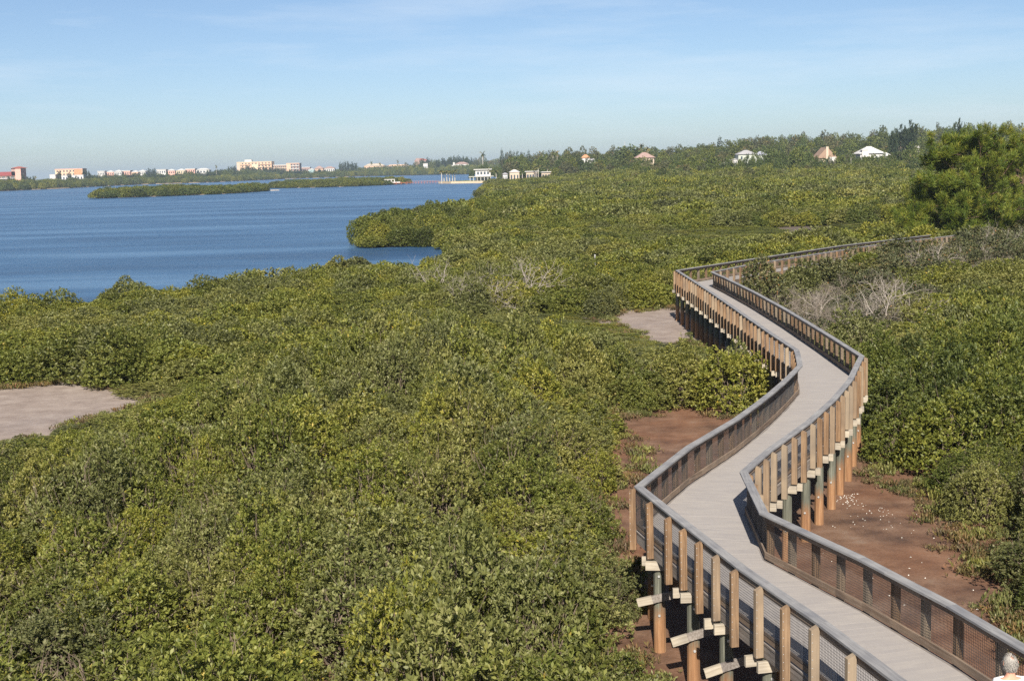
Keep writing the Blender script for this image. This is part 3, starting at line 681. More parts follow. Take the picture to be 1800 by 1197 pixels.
# fringe of low salt plants, and shells, on the flats
def tuft(seed, nl=40, h=.095, wid=.26):
    rng = np.random.default_rng(seed); Pp = np.stack([rng.normal(0, .16, nl), rng.normal(0, .16, nl), rng.random(nl) * .02], 1)
    Q, t = leaves(rng, Pp, unit(rng.normal(0, .35, (nl, 3)) + [0, 0, 1]), 5, h, wid, 5, 55); return quads_mesh('tuft', Q, t)
TU = [tuft(500 + i) for i in range(4)]
x = rg.uniform(-30, 18, 60000); y = rg.uniform(18, 98, 60000); cd = clear_of(x, y); s1 = -sdist(MUD, x, y)
near_r = (x > 10.2) & (y < 40)
pr_ = np.where(s1 > 0, .0, sstep(-1.3, .1, s1) ** 2.5) ; pr_ = np.where(near_r & (s1 <= 0), np.maximum(pr_, 0.5 * sstep(-1.9, .2, s1) ** 1.8), pr_)
pr_ = np.maximum(pr_, np.where((cd > -.5) & (cd < 1.6), .5, 0)) * (vnoise(x, y, 1.3) > .36)
ok = (rg.random(len(x)) < pr_ * .8) & (np.abs(x) < .41 * y + 3) & (-sdist(CORRIDOR, x, y) > .2); x, y = x[ok], y[ok]; n = len(x); sz = rg.uniform(.6, 1.5, n)
scatter('salt_plants', [src('s', t, mt) for t in TU for mt in (M_COVER, M_OLIVE)], np.stack([x, y, ground_z(x, y)], 1), rg.random(n) * 6.28, np.stack([sz, sz, sz * rg.uniform(.7, 1.5, n)], 1), rg.integers(0, 8, n), 'low olive and reddish salt plants fringing the bare mud', 'ground cover')
M_SHELL = plain('oyster_shell', (.68, .65, .58), .6, .15, 30, 0)
shell = MB(); shell.V = [(-.035, 0, 0), (0, .024, .012), (.04, .004, 0), (.004, -.024, .01), (0, 0, .022)]; shell.F = [(0, 3, 4), (3, 2, 4), (2, 1, 4), (1, 0, 4)]
shm = shell.mesh('shell', M_SHELL); sp_ = []
for px, py, n, sg in ((1490, 880, 60, .4), (1545, 905, 24, .45), (1520, 925, 14, 1.0), (1600, 960, 12, 1.6), (1560, 1000, 10, 1.6), (1650, 1040, 8, 1.6)):
    gx_, gy_ = ground_at(px, py); sp_.append(np.stack([rg.normal(gx_, sg * .7, n), rg.normal(gy_, sg * 1.3, n)], 1))
sp_ = np.concatenate(sp_); n = len(sp_)
scatter('shells', [src('s', shm, M_SHELL)], np.column_stack([sp_, ground_z(sp_[:, 0], sp_[:, 1]) + .004]), rg.random(n) * 6.28, np.stack([rg.uniform(.35, .9, n)] * 3, 1), np.zeros(n), 'white shells scattered over the brown mud right of the boardwalk', 'shells')

# ------------------------------------------------------------------ the big pine by the end of the boardwalk
def pine(seed, H, W, nlimb, lean=(0, 0), low=.12):
    rng = np.random.default_rng(seed); S, tips = [], []; p = np.array([0, 0, -.3]); r = H * .022; path = [p]
    for k in range(1, 9):
        q = np.array([lean[0] * k / 8 * H + rng.normal(0, .12), lean[1] * k / 8 * H + rng.normal(0, .12), H * .93 * k / 8]); S.append([*p, *q, r, r * .86]); p, r = q, r * .86; path.append(p)
    path = np.array(path)
    for i in range(nlimb):
        f = low + (1 - low) * (i + rng.random()) / nlimb; k = f * 8; a = min(7, int(k)); b = path[a] + (path[a + 1] - path[a]) * (k - a)
        az = i * 2.4 + rng.normal(0, .5); rad = W * (math.sin(math.pi * min(1, (f * .80 + .2))) ** .55) * rng.uniform(.75, 1.1); d = np.array([math.cos(az), math.sin(az), rng.uniform(-.05, .45)])
        q = b; rr = H * .008 * (1.2 - f * .6); nseg = 5
        for s_ in range(nseg):
            d = unit(d + rng.normal(0, .16, 3) + [0, 0, .05]); q2 = q + d * rad / nseg; S.append([*q, *q2, rr, rr * .8]); q, rr = q2, rr * .8
            if s_ >= 1:
                for _ in range(3):
                    e = q + unit(d * .5 + rng.normal(0, .7, 3) + [0, 0, .25]) * rad * rng.uniform(.12, .30); S.append([*q, *e, rr * .5, rr * .2]); tips += [e, (q + e) / 2 + rng.normal(0, .12, 3)]
        tips.append(q)
    for k in range(40): tips.append(path[-1] + rng.normal(0, .07 * H, 3) * [1, 1, .7])
    T = np.array(tips); T = T + rng.normal(0, .10, T.shape); ct = rng.random(len(T)); c0 = np.array([0, 0, H * .45])
    ax = unit(unit((T - c0) * [1, 1, 1.2]) * .5 + rng.normal(0, .35, T.shape) + [0, 0, .75]); T2 = np.concatenate([T + rng.normal(0, .13, T.shape) for _ in range(3)])
    Q, t = leaves(rng, T2, np.tile(ax, (3, 1)), 34, .46, .085, 5, 95, .0, np.tile(ct, 3)); t[t >= 1] = .8
    return quads_mesh('needles', Q, t), quads_mesh('trunk', tubes(np.array(S), 7), mat=M_PBARK)
px_ = at(1706, 300, 131); t = thing('pine_tree', 'big yellow green pine towering over the far end of the boardwalk', 'tree', (px_[0], 131, 1.0)); pm = pine(61, 11.6, 6.2, 40, (-.02, 0), .1)
link_mat(obj('needles', pm[0], t), M_PINE); obj('trunk', pm[1], t)
for px, Y_, H, W, lab, sd in ((1800, 139, 11.2, 6.2, 'second big pine at the right edge, behind the first', 62), (1662, 128, 7.2, 4.2, 'shorter pine forming the dark lower left skirt of the big pine', 63)):
    q = at(px, 300, Y_); t = thing('pine_tree', lab, 'tree', (q[0], Y_, 1.0)); pm = pine(sd, H, W, 34, (.01, 0), .1); link_mat(obj('needles', pm[0], t), M_PINE); obj('trunk', pm[1], t)

# ------------------------------------------------------------------ far trees
def crown_tree(seed, leaf=.62, nc=780, amp=.34):
    rng = np.random.default_rng(seed); X, Nn, lb, k = dome(rng, nc, 4.5, 6.5, 0, 18, amp, .38, .4, -.45); X[:, 2] += 3.4
    Q, t = leaves(rng, X, unit(Nn + rng.normal(0, .4, X.shape) + [0, 0, .4]), 6, leaf, .55, 10, 85, .1, np.clip(rng.random(64)[lb] * .6 + rng.random(nc) * .4, 0, 1))
    tr = tubes(np.array([[0, 0, -1, .1, .1, 3.2, .32, .25], [.1, .1, 3.2, 1.4, .3, 6, .22, .1], [.1, .1, 3.2, -1.2, -.5, 6.4, .2, .1], [.1, .1, 3.2, .2, 1.0, 6.8, .2, .1]]), 6)
    return quads_mesh('crown', Q, t), quads_mesh('trunk', tr, mat=M_BARK)            # 10 m tall
def spire_tree(seed, H=12, W=2.2, whorls=17):
    rng = np.random.default_rng(seed); P, A = [], []
    for i in range(whorls):
        f = i / whorls; z = H * (.12 + .87 * f); rr = W * (1 - f) ** .8 + .12; m_ = int(8 + 16 * (1 - f))
        for j in range(m_):
            a = rng.random() * 6.28; q = rr * rng.uniform(.35, 1); P.append([math.cos(a) * q, math.sin(a) * q, z + rng.normal(0, .12)]); A.append([math.cos(a), math.sin(a), .35])
    P.append([0, 0, H * .98]); A.append([0, 0, 1.]); Q, t = leaves(rng, np.array(P), np.array(A), 5, .62, .4, 10, 70)
    return quads_mesh('crown', Q, t), quads_mesh('trunk', tubes([[0, 0, -1, 0, 0, H, .22, .04]], 6), mat=M_BARK)   # 12 m
def plume_tree(seed, H=12, W=3.4):
    rng = np.random.default_rng(seed); P, A, S = [], [], []
    for i in range(16):
        a = rng.random() * 6.28; q = W * rng.random() ** .6 * .8; top = H * rng.uniform(.66, 1.0) * (1 - .12 * q / W); b = np.array([math.cos(a) * q, math.sin(a) * q, 0])
        S.append([0, 0, H * .12, *(b * .6 + [0, 0, top * .6]), .16, .05])
        for k in range(26):
            f = rng.uniform(.28, 1); P.append(b * (.5 + .5 * f) + [rng.normal(0, .55 * (1.2 - f)), rng.normal(0, .55 * (1.2 - f)), top * f]); A.append([b[0] * .1 + rng.normal(0, .4), b[1] * .1 + rng.normal(0, .4), 1])
    Q, t = leaves(rng, np.array(P), np.array(A), 6, .8, .3, 5, 50); S.append([0, 0, -1, 0, 0, H * .5, .3, .15])
    return quads_mesh('crown', Q, t), quads_mesh('trunk', tubes(np.array(S), 6), mat=M_BARK)
def palm_tree(seed, H=9):
    rng = np.random.default_rng(seed); Q = []
    for i in range(22):
        a = i * 2.4 + rng.normal(0, .2); e = rng.uniform(-.6, 1.2); p = np.array([0, 0, H]); d = np.array([math.cos(a) * math.cos(e), math.sin(a) * math.cos(e), math.sin(e)]); s_ = np.array([-math.sin(a), math.cos(a), 0])
        for k in range(5):
            d = unit(d + [0, 0, -.20]); q = p + d * .42; w0, w1 = .34 * (1 - k / 6) + .04, .34 * (1 - (k + 1) / 6) + .02; dr = np.array([0, 0, -.16])
            Q.append([p, p + s_ * w0 + dr, q + s_ * w1 + dr, q]); Q.append([p, q, q - s_ * w1 + dr, p - s_ * w0 + dr]); p = q
    Q = np.array(Q); tt = np.repeat(rng.random(22), 10)
    return quads_mesh('crown', Q, tt), quads_mesh('trunk', tubes([[0, 0, -1, .05, 0, H * .5, .24, .18], [.05, 0, H * .5, 0, 0, H, .18, .17]], 7), mat=M_PTRUNK)
CROWN = [crown_tree(600 + i) for i in range(5)]; SPIRE = [spire_tree(620 + i) for i in range(2)]; PLUME = [plume_tree(640 + i) for i in range(3)]; PALM = [palm_tree(660 + i) for i in range(3)]
def far_tree(kind, px, py_top, Y_, wpx, label, group=None, zb=None, mt=None, cat='tree'):
    """tree whose top shows at (px, py_top) at distance Y_, wpx wide in the picture"""
    pr, H0, W0, dm, nm = {'crown': (CROWN, 9.9, 9.0, M_FAR, 'broadleaf_tree'), 'spire': (SPIRE, 12.2, 4.4, M_DARK, 'norfolk_pine'), 'plume': (PLUME, 12, 7.0, M_DARK, 'casuarina_tree'), 'palm': (PALM, 10, 4.0, M_PALM, 'palm_tree')}[kind]
    q = at(px, py_top, Y_); z0 = float(ground_z(q[0], Y_)) if zb is None else zb; z0 = max(z0, .1); h = q[2] - z0; pr = pr[rg.integers(len(pr))]
    sx = wpx * Y_ / F_PX / W0
    t = thing(nm, label, cat, (q[0], Y_, z0), rg.random() * 6.28, group, (sx, sx, h / H0)); link_mat(obj('crown', pr[0], t), mt or dm); obj('trunk', pr[1], t); return t
SKX = [560, 640, 700, 760, 800, 855, 911, 967, 1022, 1078, 1147, 1190, 1217, 1300, 1342, 1433, 1510, 1556, 1632, 1663, 1800, 1950]
SKY = [2, 3, 5, 10, 13, 12, 13, 14, 18, 18, 21, 20, 22, 28, 31, 34, 33, 38, 41, 43, 42, 42]
def skyline_z(x, Y_):
    px = 900 + F_PX * np.asarray(x, float) / Y_; return CAM_H + np.interp(px, SKX, SKY) * Y_ / F_PX
pts, rots, scl, pick = [], [], [], []
rg = np.random.default_rng(77)
for Y_, back, s in [(615, .30, 7.5), (650, .42, 7.5), (690, .55, 8), (735, .68, 8), (790, .80, 9), (850, .9, 9), (920, 1.0, 10), (1000, .97, 11), (1150, .95, 12)]:
    xs = np.arange(.040 * Y_ if Y_ < 830 else 2, .44 * Y_, s); xs = xs + rg.uniform(-3, 3, len(xs)); ys = Y_ + rg.uniform(-14, 14, len(xs))
    gz = ground_z(xs, ys); top = skyline_z(xs, ys)
    h = (top - gz) * back * rg.uniform(.88, 1.06, len(xs)); h = np.maximum(h, 4.5)
    r_ = np.clip(h / 9.9, .55, 1.3) * rg.uniform(.85, 1.2, len(xs))
    pts.append(np.stack([xs, ys, gz], 1)); rots.append(rg.random(len(xs)) * 6.28); scl.append(np.stack([r_, r_, h / 9.9], 1)); pick.append(rg.integers(0, 15, len(xs)))
for Y_, zt in ((455, 6.0), (480, 7.2), (505, 8.2), (530, 9.0), (574, 9.8), (592, 10.2)):               # growth in front of the houses
    xs = np.arange(.10 * Y_, .42 * Y_, 6.5); xs = xs + rg.uniform(-3, 3, len(xs)); ys = Y_ + rg.uniform(-12, 12, len(xs)); gz = ground_z(xs, ys); h = np.maximum(zt - gz + rg.uniform(-1.6, .8, len(xs)), 2.5)
    r_ = rg.uniform(.5, .95, len(xs)); pts.append(np.stack([xs, ys, gz], 1)); rots.append(rg.random(len(xs)) * 6.28); scl.append(np.stack([r_, r_, h / 9.9], 1)); pick.append(rg.integers(0, 15, len(xs)))
for Y_, back in [(1250, .8), (1400, .95), (1700, .95), (2150, 1.0), (2250, 1.0)]:      # woods behind the bay head
    x0, x1 = at(590 if Y_ > 2000 else (700 if Y_ > 1300 else 830), 300, Y_)[0], at(1060, 300, Y_)[0]; xs = np.arange(x0, x1, 9.0) + rg.uniform(-4, 4, len(np.arange(x0, x1, 9.0))); ys = Y_ + rg.uniform(-30, 30, len(xs))
    ok = sdist(SHORE, xs, ys) > 3; xs, ys = xs[ok], ys[ok]; gz = ground_z(xs, ys); h = np.maximum((skyline_z(xs, ys) - gz) * back * rg.uniform(.7, 1.0, len(xs)), 4); r_ = np.clip(h / 9.9, .6, 1.4)
    pts.append(np.stack([xs, ys, gz], 1)); rots.append(rg.random(len(xs)) * 6.28); scl.append(np.stack([r_, r_, h / 9.9], 1)); pick.append(rg.integers(0, 15, len(xs)))
scatter('far_woodland', [src('s', c[0], mt) for c in CROWN for mt in (M_FAR, M_DEEP, M_SCRUB)], np.concatenate(pts), np.concatenate(rots), np.concatenate(scl), np.concatenate(pick), 'distant green woodland rising behind the houses to the skyline', 'woodland')

for px, pt, wd in ((1282, 279, 18), (1310, 281, 22), (1338, 277, 24), (1372, 274, 30), (1422, 272, 26), (1438, 281, 20), (1476, 274, 24), (1500, 278, 20), (1518, 282, 18), (1545, 279, 22), (1572, 268, 30), (1598, 262, 34), (1250, 279, 34), (1215, 280, 34), (1524, 276, 16), (1535, 275, 16), (1552, 276, 16), (1448, 282, 15), (1460, 281, 15), (1300, 286, 14), (1322, 284, 16), (1613, 264, 26)):
    far_tree('crown', px, pt, 548 + rg.integers(-6, 6), wd, 'leafy tree crowding round the houses on the rise', 'trees round the houses on the rise')
# skyline and waterside trees one can tell apart
for a in [('spire', 1265, 240, 860, 13, 'lone dark conical pine on the skyline left of the white house'), ('spire', 882, 262, 960, 9, 'tallest dark conical pine of the cluster above the waterfront house'), ('palm', 848, 266, 980, 11, 'tall palm rising alone above the waterfront house'), ('palm', 952, 265, 900, 11, 'palm on the skyline left of the pale palm pair'), ('palm', 972, 266, 880, 10, 'left palm of the pale trunked pair on the skyline'), ('palm', 979, 265, 870, 10, 'right palm of the pale trunked pair on the skyline'), ('palm', 997, 263, 860, 12, 'tall leaning palm right of the pale palm pair'), ('palm', 1127, 253, 850, 13, 'palm above the pink roofed house on the skyline'), ('palm', 1139, 257, 840, 11, 'shorter palm right of the pink roofed house'), ('spire', 1191, 259, 900, 6, 'tiny conical treetop on the skyline right of the palms'),
          ('spire', 965, 263, 960, 10, 'small dark conical pine between the skyline palms'), ('spire', 929, 264, 960, 9, 'dark conical pine just right of the pine cluster'), ('crown', 1104, 262, 800, 52, 'brownish round crowned tree left of the pink roofed house'), ('crown', 1438, 242, 830, 26, 'rounded tree topping the skyline above the gabled house'), ('crown', 1413, 244, 840, 14, 'small rounded tree on the skyline left of the round one'), ('spire', 1482, 239, 860, 8, 'thin dark treetop on the skyline between the two right houses'),
          ('plume', 1584, 217, 640, 30, 'tall feathery casuarina, left half of the skyline clump'), ('plume', 1604, 209, 650, 34, 'tallest feathery casuarina of the skyline clump'), ('plume', 1686, 206, 600, 22, 'thin open casuarina rising behind the big pine'), ('plume', 1570, 226, 630, 20, 'short casuarina at the left foot of the skyline clump'),
          ('crown', 1402, 258, 560, 34, 'dark green round tree between the white and the gabled house'), ('crown', 1358, 268, 560, 34, 'grey green tree with spreading crown right of the white house'), ('crown', 1325, 275, 555, 20, 'small dark tree in front of the white house'), ('palm', 1288, 270, 552, 10, 'small palm in front of the left wing of the white house'), ('palm', 1466, 262, 540, 11, 'palm with pale leaning trunk in front of the gabled house'), ('palm', 1496, 265, 540, 10, 'palm with white trunk between the gabled and the hip roofed house')]:
    far_tree(*a)
for px, pt, wd in ((890, 268, 8), (897, 264, 9), (903, 266, 8), (909, 265, 9), (916, 267, 9)): far_tree('spire', px, pt, 960, wd, 'dark conical pine in the tight cluster above the waterfront house', 'conical pine cluster')
for px, pt, wd in ((768, 281, 14), (780, 277, 13), (790, 275, 14), (801, 273, 14), (811, 274, 14), (822, 276, 14), (829, 276, 10)): far_tree('plume', px, pt, 2130, wd, 'dark casuarina in the row behind the pink roofed waterside house', 'casuarina row at the bay head')
for px, pt, wd in ((742, 279, 12), (750, 276, 14), (757, 283, 14)): far_tree('plume', px, pt, 2230, wd, 'dark casuarina beside the red house on the far shore', 'casuarinas by the red house')
for k, (px, pt) in enumerate(((776, 299), (780, 300), (785, 300), (790, 299), (795, 300), (799, 298))): far_tree('palm', px, pt, 895 + 3 * k, 15, 'white trunked palm in the row at the tip of the sandy spit', 'palms on the spit', .5)
for px, pt, wd in ((829, 300, 10), (850, 292.5, 22), (868, 294, 15), (878, 296, 14), (897, 294, 16), (920, 294, 16)): far_tree('crown', px, pt, 915, wd, 'bushy garden tree around the waterfront houses', 'garden trees by the waterfront houses')
for px, pt in ((862, 298), (872, 300), (905, 297), (918, 298), (942, 292), (946, 291), (962, 292), (972, 298)): far_tree('palm', px, pt, 760 + rg.integers(0, 60), 12, 'short shaggy palm among the waterfront houses', 'palms among the waterfront houses')

# ------------------------------------------------------------------ islets and the barrier island
M_LAND = plain('islet_soil', (.22, .17, .12), .95, .3, .2, 0)
M_SAND = plain('pale_sand', (.55, .46, .34), .95, .12, .3, 0)
def land(name, poly, z=.35, mat=M_LAND):
    n = len(poly); c = np.mean(poly, 0); V = [(*p, -.6) for p in poly] + [(*(np.array(p) + unit(c - np.array(p)) * 2.5), z) for p in poly]
    return obj(name, mesh_of(name, V, [(i, (i + 1) % n, n + (i + 1) % n, n + i) for i in range(n)] + [tuple(range(n, 2 * n))], mat), kind='structure')
ISLET_A = [(-210, 668), (-190, 674), (-174, 680), (-150, 704), (-143, 740), (-141, 785), (-158, 790), (-185, 760), (-208, 715), (-216, 685)]
ISLET_B = [(-163, 902), (-150, 882), (-124, 865), (-100, 872), (-86, 890), (-71, 952), (-78, 1000), (-120, 990), (-160, 950)]
BARRIER = [(-3000, 700), (-900, 960), (-640, 1110), (-468, 1217), (-445, 1327), (-452, 1480), (-440, 1590), (-370, 1640), (-345, 1780), (-328, 1954), (-243, 2072), (-190, 2178), (-150, 2400), (-300, 2700), (-900, 2500), (-1400, 2000), (-3000, 1700)]
land('islet', ISLET_A); land('islet', ISLET_B); land('barrier_island', BARRIER, .8)
land('sand_bar', [(-149, 781), (-141, 777), (-134, 783), (-140, 790), (-148, 791)], .3, M_SAND)
def island_growth(name, poly, s, zb, hm, label, lodm=(B3,), inner=0.6, yband=None):
    P = np.array(poly); x, y = jgrid(P[:, 0].min(), P[:, 0].max(), P[:, 1].min(), P[:, 1].max(), s, rg); d = sdist(poly, x, y)
    ok = (d > inner) & (np.abs(x) < .42 * y + 20)
    if yband: ok &= d < yband
    x, y, d = x[ok], y[ok], d[ok]; n = len(x); rr = rg.uniform(.8, 1.2, n); hh = hm * (.7 + .5 * vnoise(x, y, 22)) * rg.uniform(.85, 1.15, n) * (.75 + .25 * sstep(0, 8, d))
    scatter(name, [src('s', b, mt) for b in B3 for mt in (M_DEEP, M_LEAF, M_FAR)], np.stack([x, y, np.full(n, zb)], 1), rg.random(n) * 6.28, np.stack([rr, rr, hh], 1), rg.integers(0, 9, n), label, 'mangroves')
island_growth('islet_mangroves', ISLET_A, 5, .1, 1.15, 'dark green mangroves covering the long islet in the bay')
island_growth('islet_mangroves', ISLET_B, 5, .1, 1.10, 'green mangroves covering the islet behind, next to the dock')
island_growth('shore_mangroves', BARRIER, 8, .6, 1.75, 'hazy green mangrove belt along the far shore below the hotels', yband=70)
MAIN_N = [(-6, 1000), (4, 1150), (6, 1500), (-20, 1780), (-90, 1960), (-170, 2040), (-235, 2110), (-360, 2500), (60, 2500), (80, 1000)]
island_growth('bay_head_mangroves', MAIN_N, 9, .3, 2.6, 'green mangrove belt at the head of the bay behind the dock', yband=60)
# taller woods behind the belt
pts, rots, scl, pick = [], [], [], []
x, y = jgrid(-1100, -150, 1150, 2500, 15, rg); d = sdist(BARRIER, x, y); px = 900 + F_PX * x / y; ok = (d > 30) & (d < 170) & (px > -60) & ~((px > 62) & (px < 92)); x, y, px = x[ok], y[ok], px[ok]
n = len(x); h = rg.uniform(.8, 1.2, n) * np.interp(px, [-50, 60, 150, 200, 330, 420, 540, 600], [.45, .5, .85, .95, .95, 1.2, .85, .7]); r_ = rg.uniform(.8, 1.3, n)
scatter('far_shore_woods', [src('s', c[0], mt) for c in CROWN for mt in (M_FAR, M_DARK)], np.stack([x, y, np.full(n, .6)], 1), rg.random(n) * 6.28, np.stack([r_, r_, h], 1), rg.integers(0, 10, n), 'hazy grey green woods along the far shore around the hotels', 'woodland')
for px, pt, wd, Y_ in ((40, 306, 8, 1390), (50, 310, 12, 1400), (57, 309, 10, 1400), (103, 300, 10, 1480), (121, 302, 10, 1480), (148, 298, 12, 1560), (155, 300, 12, 1560), (16, 309, 8, 1300), (22, 312, 9, 1300)): far_tree('plume', px, pt, Y_, wd, 'dark casuarina among the hotels at the left end of the far shore', 'casuarinas among the left hotels', .6)
for px, pt, wd in ((262, 295, 12), (270, 296, 12), (277, 300, 10), (390, 297, 12), (404, 292, 12), (413, 291, 10), (428, 294, 14), (440, 293, 12), (470, 293, 14), (484, 295, 12), (378, 300, 9), (422, 297, 10), (433, 291, 12), (447, 293, 13), (455, 294, 12), (462, 292, 12), (477, 294, 12), (491, 295, 11), (498, 296, 11), (508, 297, 8), (534, 297, 9), (560, 297, 9)): far_tree('plume', px, pt, 2085, wd, 'feathery casuarina in front of the peach hotels on the far shore', 'casuarinas before the peach hotels', .6)
for px, pt, wd in ((600, 285, 12), (610, 283, 13), (620, 284, 13), (626, 286, 8)): far_tree('plume', px, pt, 2220, wd, 'dark casuarina in the flat topped clump on the far shore', 'flat topped casuarina clump', .6)
for px, pt, Y_, lab in ((653, 284, 2200, 'thin palm left of the pair above the far peach roofs'), (668, 286, 2200, 'short palm between the two thin palms above the far peach roofs'), (699, 281, 2200, 'thin lone palm right of the far peach roofs'), (380, 290, 1750, 'lone small palm left of the large peach hotel'), (62, 309, 1400, 'small palm in the gap between the left hotels')): far_tree('palm', px, pt, Y_, 5, lab, None, .6)

# ------------------------------------------------------------------ buildings
def paint(n, c): return plain(n, tuple(.78 * v for v in c), .8, .08, .4, 0)
M_GLASSD = plain('dark_window', (.05, .065, .08), .15, .2, 1, 0, .5)
PAL = {k: paint('wall_' + k, c) for k, c in dict(white=(.62, .60, .57), pink=(.72, .42, .34), peach=(.74, .50, .34), orange=(.62, .30, .16), cream=(.70, .58, .40), tan=(.58, .47, .36), red=(.42, .12, .08), rose=(.40, .27, .235), grey=(.40, .39, .40), pale=(.66, .64, .62), teal=(.45, .62, .60), brown=(.36, .24, .17), maroon=(.30, .07, .07), slate=(.34, .35, .42), sage=(.50, .53, .46)).items()}
def frame_of(px0, px1, pt, pb, Y_, zb=None):
    a, b = at(px0, pb, Y_), at(px1, pb, Y_); t0 = at((px0 + px1) / 2, pt, Y_); z0 = max(.3, zb if zb is not None else float(ground_z((a[0] + b[0]) / 2, Y_)))
    return a[0], z0, b[0] - a[0], t0[2] - z0
def roof_part(kind, wd, dp, h, z, ov, mat, parent, x0=0, y0=0, name='roof'):
    a, b, c, d = x0 - ov, x0 + wd + ov, y0 - ov, y0 + dp + ov
    if kind == 'flat': V, F_ = box(a, b, c, d, z, z + h)
    elif kind == 'hip':
        i = min(wd, dp) * .48; V = [(a, c, z), (b, c, z), (b, d, z), (a, d, z), (a + i, (c + d) / 2, z + h), (b - i, (c + d) / 2, z + h)]; F_ = [(0, 1, 5, 4), (1, 2, 5), (2, 3, 4, 5), (3, 0, 4), (3, 2, 1, 0)]
    else:                                  # gable, ridge front to back
        m_ = (a + b) / 2; V = [(a, c, z), (b, c, z), (m_, c, z + h), (a, d, z), (b, d, z), (m_, d, z + h)]; F_ = [(0, 1, 2), (5, 4, 3), (0, 2, 5, 3), (1, 4, 5, 2), (0, 3, 4, 1)]
    return obj(name, mesh_of(name, V, F_, mat), parent)
UNIT = MB().box(0, 1, -.12, .05, 0, 1).mesh('window', M_GLASSD)
SLAB = {}
def windows(t, x0, x1, z0, z1, y, nb, nf, fill=.5, hfill=.45, slabs=None):
    bw, fh = (x1 - x0) / nb, (z1 - z0) / nf
    for f in range(nf):
        for b in range(nb): obj('window', UNIT, t, (x0 + bw * (b + .5 - fill / 2), y, z0 + fh * (f + .5 - hfill / 2)), scale=(bw * fill, 1, fh * hfill))
        if slabs: obj('balcony', MB().box(x0, x1, y - 1.3, y - .14, z0 + fh * (f + .02), z0 + fh * (f + .30)).mesh('balcony', slabs), t)
def block(t, x0, x1, y0, dp, z0, z1, mat, name='wall'): return obj(name, MB().box(x0, x1, y0, y0 + dp, z0, z1).mesh(name, mat), t)
def building(name, label, px0, px1, pt, pb, Y_, dp, mat, nf, nb, roof=('flat', 1.0, 'white', .4), slabs=None, rz=0, wing=None, fill=.5, cat='hotel'):
    x0, z0, wd, h = frame_of(px0, px1, pt, pb, Y_); t = thing(name, label, cat, (x0, Y_, z0), rz)
    rh = roof[1]; block(t, 0, wd, 0, dp, -1, h - rh, PAL[mat]); roof_part(roof[0], wd, dp, rh, h - rh + .003, roof[3], PAL[roof[2]], t)
    if nf: windows(t, wd * .02, wd * .98, 1, h - rh, 0, nb, nf, fill, .45, PAL[slabs] if slabs else None)
    return t, wd, h
# left end of the far shore
t, wd, h = building('hotel', 'pink and white balconied hotel with maroon roof at the left edge of the far shore', -46, 28, 303, 318, 1420, 18, 'brown', 4, 9, ('flat', 4.2, 'maroon', .6), 'white', fill=.8)
block(t, wd + .05, wd + 6.2, -1, 16, -1, h + 3.6, PAL['pink'], 'tower'); roof_part('hip', 10.5, 17, 1.8, h + 3.6, 1.0, PAL['red'], t, wd - 3.5, -1, 'tower_roof')
block(t, wd - 4.0, wd - .05, -.6, 10, h - 4, h + 3.5, PAL['rose'], 'tower_shoulder')
t, wd, h = building('hotel', 'orange hotel block behind casuarinas near the left end of the far shore', 98, 146, 297, 318, 1560, 16, 'peach', 5, 8, ('flat', .8, 'pink', .3))
block(t, wd * .70, wd * .97, -.5, 6, h * .45, h - 1, PAL['orange'], 'stair_wall')
building('low_block', 'plain white block beside the orange hotel', 88, 98, 307, 318, 1545, 14, 'white', 0, 0, ('flat', .6, 'pale', .2), cat='building')
building('low_block', 'long low white and lilac building under the orange hotel', 104, 147, 308, 318, 1525, 10, 'pale', 2, 8, ('flat', .6, 'white', .3), cat='building')
# townhouses
for k, (a, b, tp, wm) in enumerate(((172, 184, 301, 'white'), (186, 200, 300, 'pink'), (201, 214, 299, 'white'), (216, 229, 300, 'pink'), (231, 243, 300, 'peach'), (243, 256, 299, 'white'), (276, 292, 298, 'white'), (293, 308, 297.5, 'pink'), (310, 326, 297, 'cream'), (327, 343, 296.5, 'pink'), (345, 368, 296, 'white'))):
    lab = 'pale terraced townhouse in the low white row on the far shore, ' + ['leftmost', 'second from the left', 'third from the left', 'fourth from the left', 'fifth from the left', 'sixth from the left', 'seventh from the left', 'fifth from the right end', 'third from the right', 'second from the right', 'rightmost and widest'][k]
    lab = lab.replace('fifth from the right end', 'fourth from the right')
    building('townhouse', lab, a, b, tp, 310, 1760 + 8 * (k % 2), 12, wm, 3, 4, ('hip' if k % 3 else 'flat', 2.2 if k % 3 else .8, 'white', .5), cat='townhouse')
t, wd, h = building('hotel', 'large peach hotel with stepped roofline on the far shore', 417, 478, 284.5, 303, 2150, 26, 'peach', 6, 10, ('flat', .8, 'cream', .4), 'peach')
block(t, wd * .22, wd * .42, 3, 8, h, h + 3.4, PAL['white'], 'rooftop_house'); block(t, wd * .43, wd * .62, -1.5, 6, 0, h - 4, PAL['cream'], 'yellow_bay'); block(t, wd * .02, wd * .10, -1.6, 6, 0, h - 1.5, PAL['tan'], 'corner_tower')
building('hotel', 'lower tan middle wing joining the two peach hotel towers', 479, 505, 290, 303, 2160, 18, 'brown', 4, 7, ('flat', 1.2, 'white', .3), 'tan')
t, wd, h = building('hotel', 'right hand tower of the peach hotel with white balconies', 504, 527, 287, 303, 2130, 20, 'rose', 5, 4, ('flat', .8, 'peach', .3), 'white'); block(t, wd * .02, wd * .34, -1.7, 6, 0, h - 1, PAL['peach'], 'stair_wall')
building('low_block', 'low pink building right of the peach hotel tower', 529, 545, 294, 303, 2200, 14, 'rose', 2, 5, ('flat', .8, 'pale', .3), cat='building')
building('beach_house', 'teal house with white trim on the far shore', 542, 552, 296.5, 303, 2180, 12, 'teal', 2, 4, ('hip', 2, 'white', .5), cat='house')
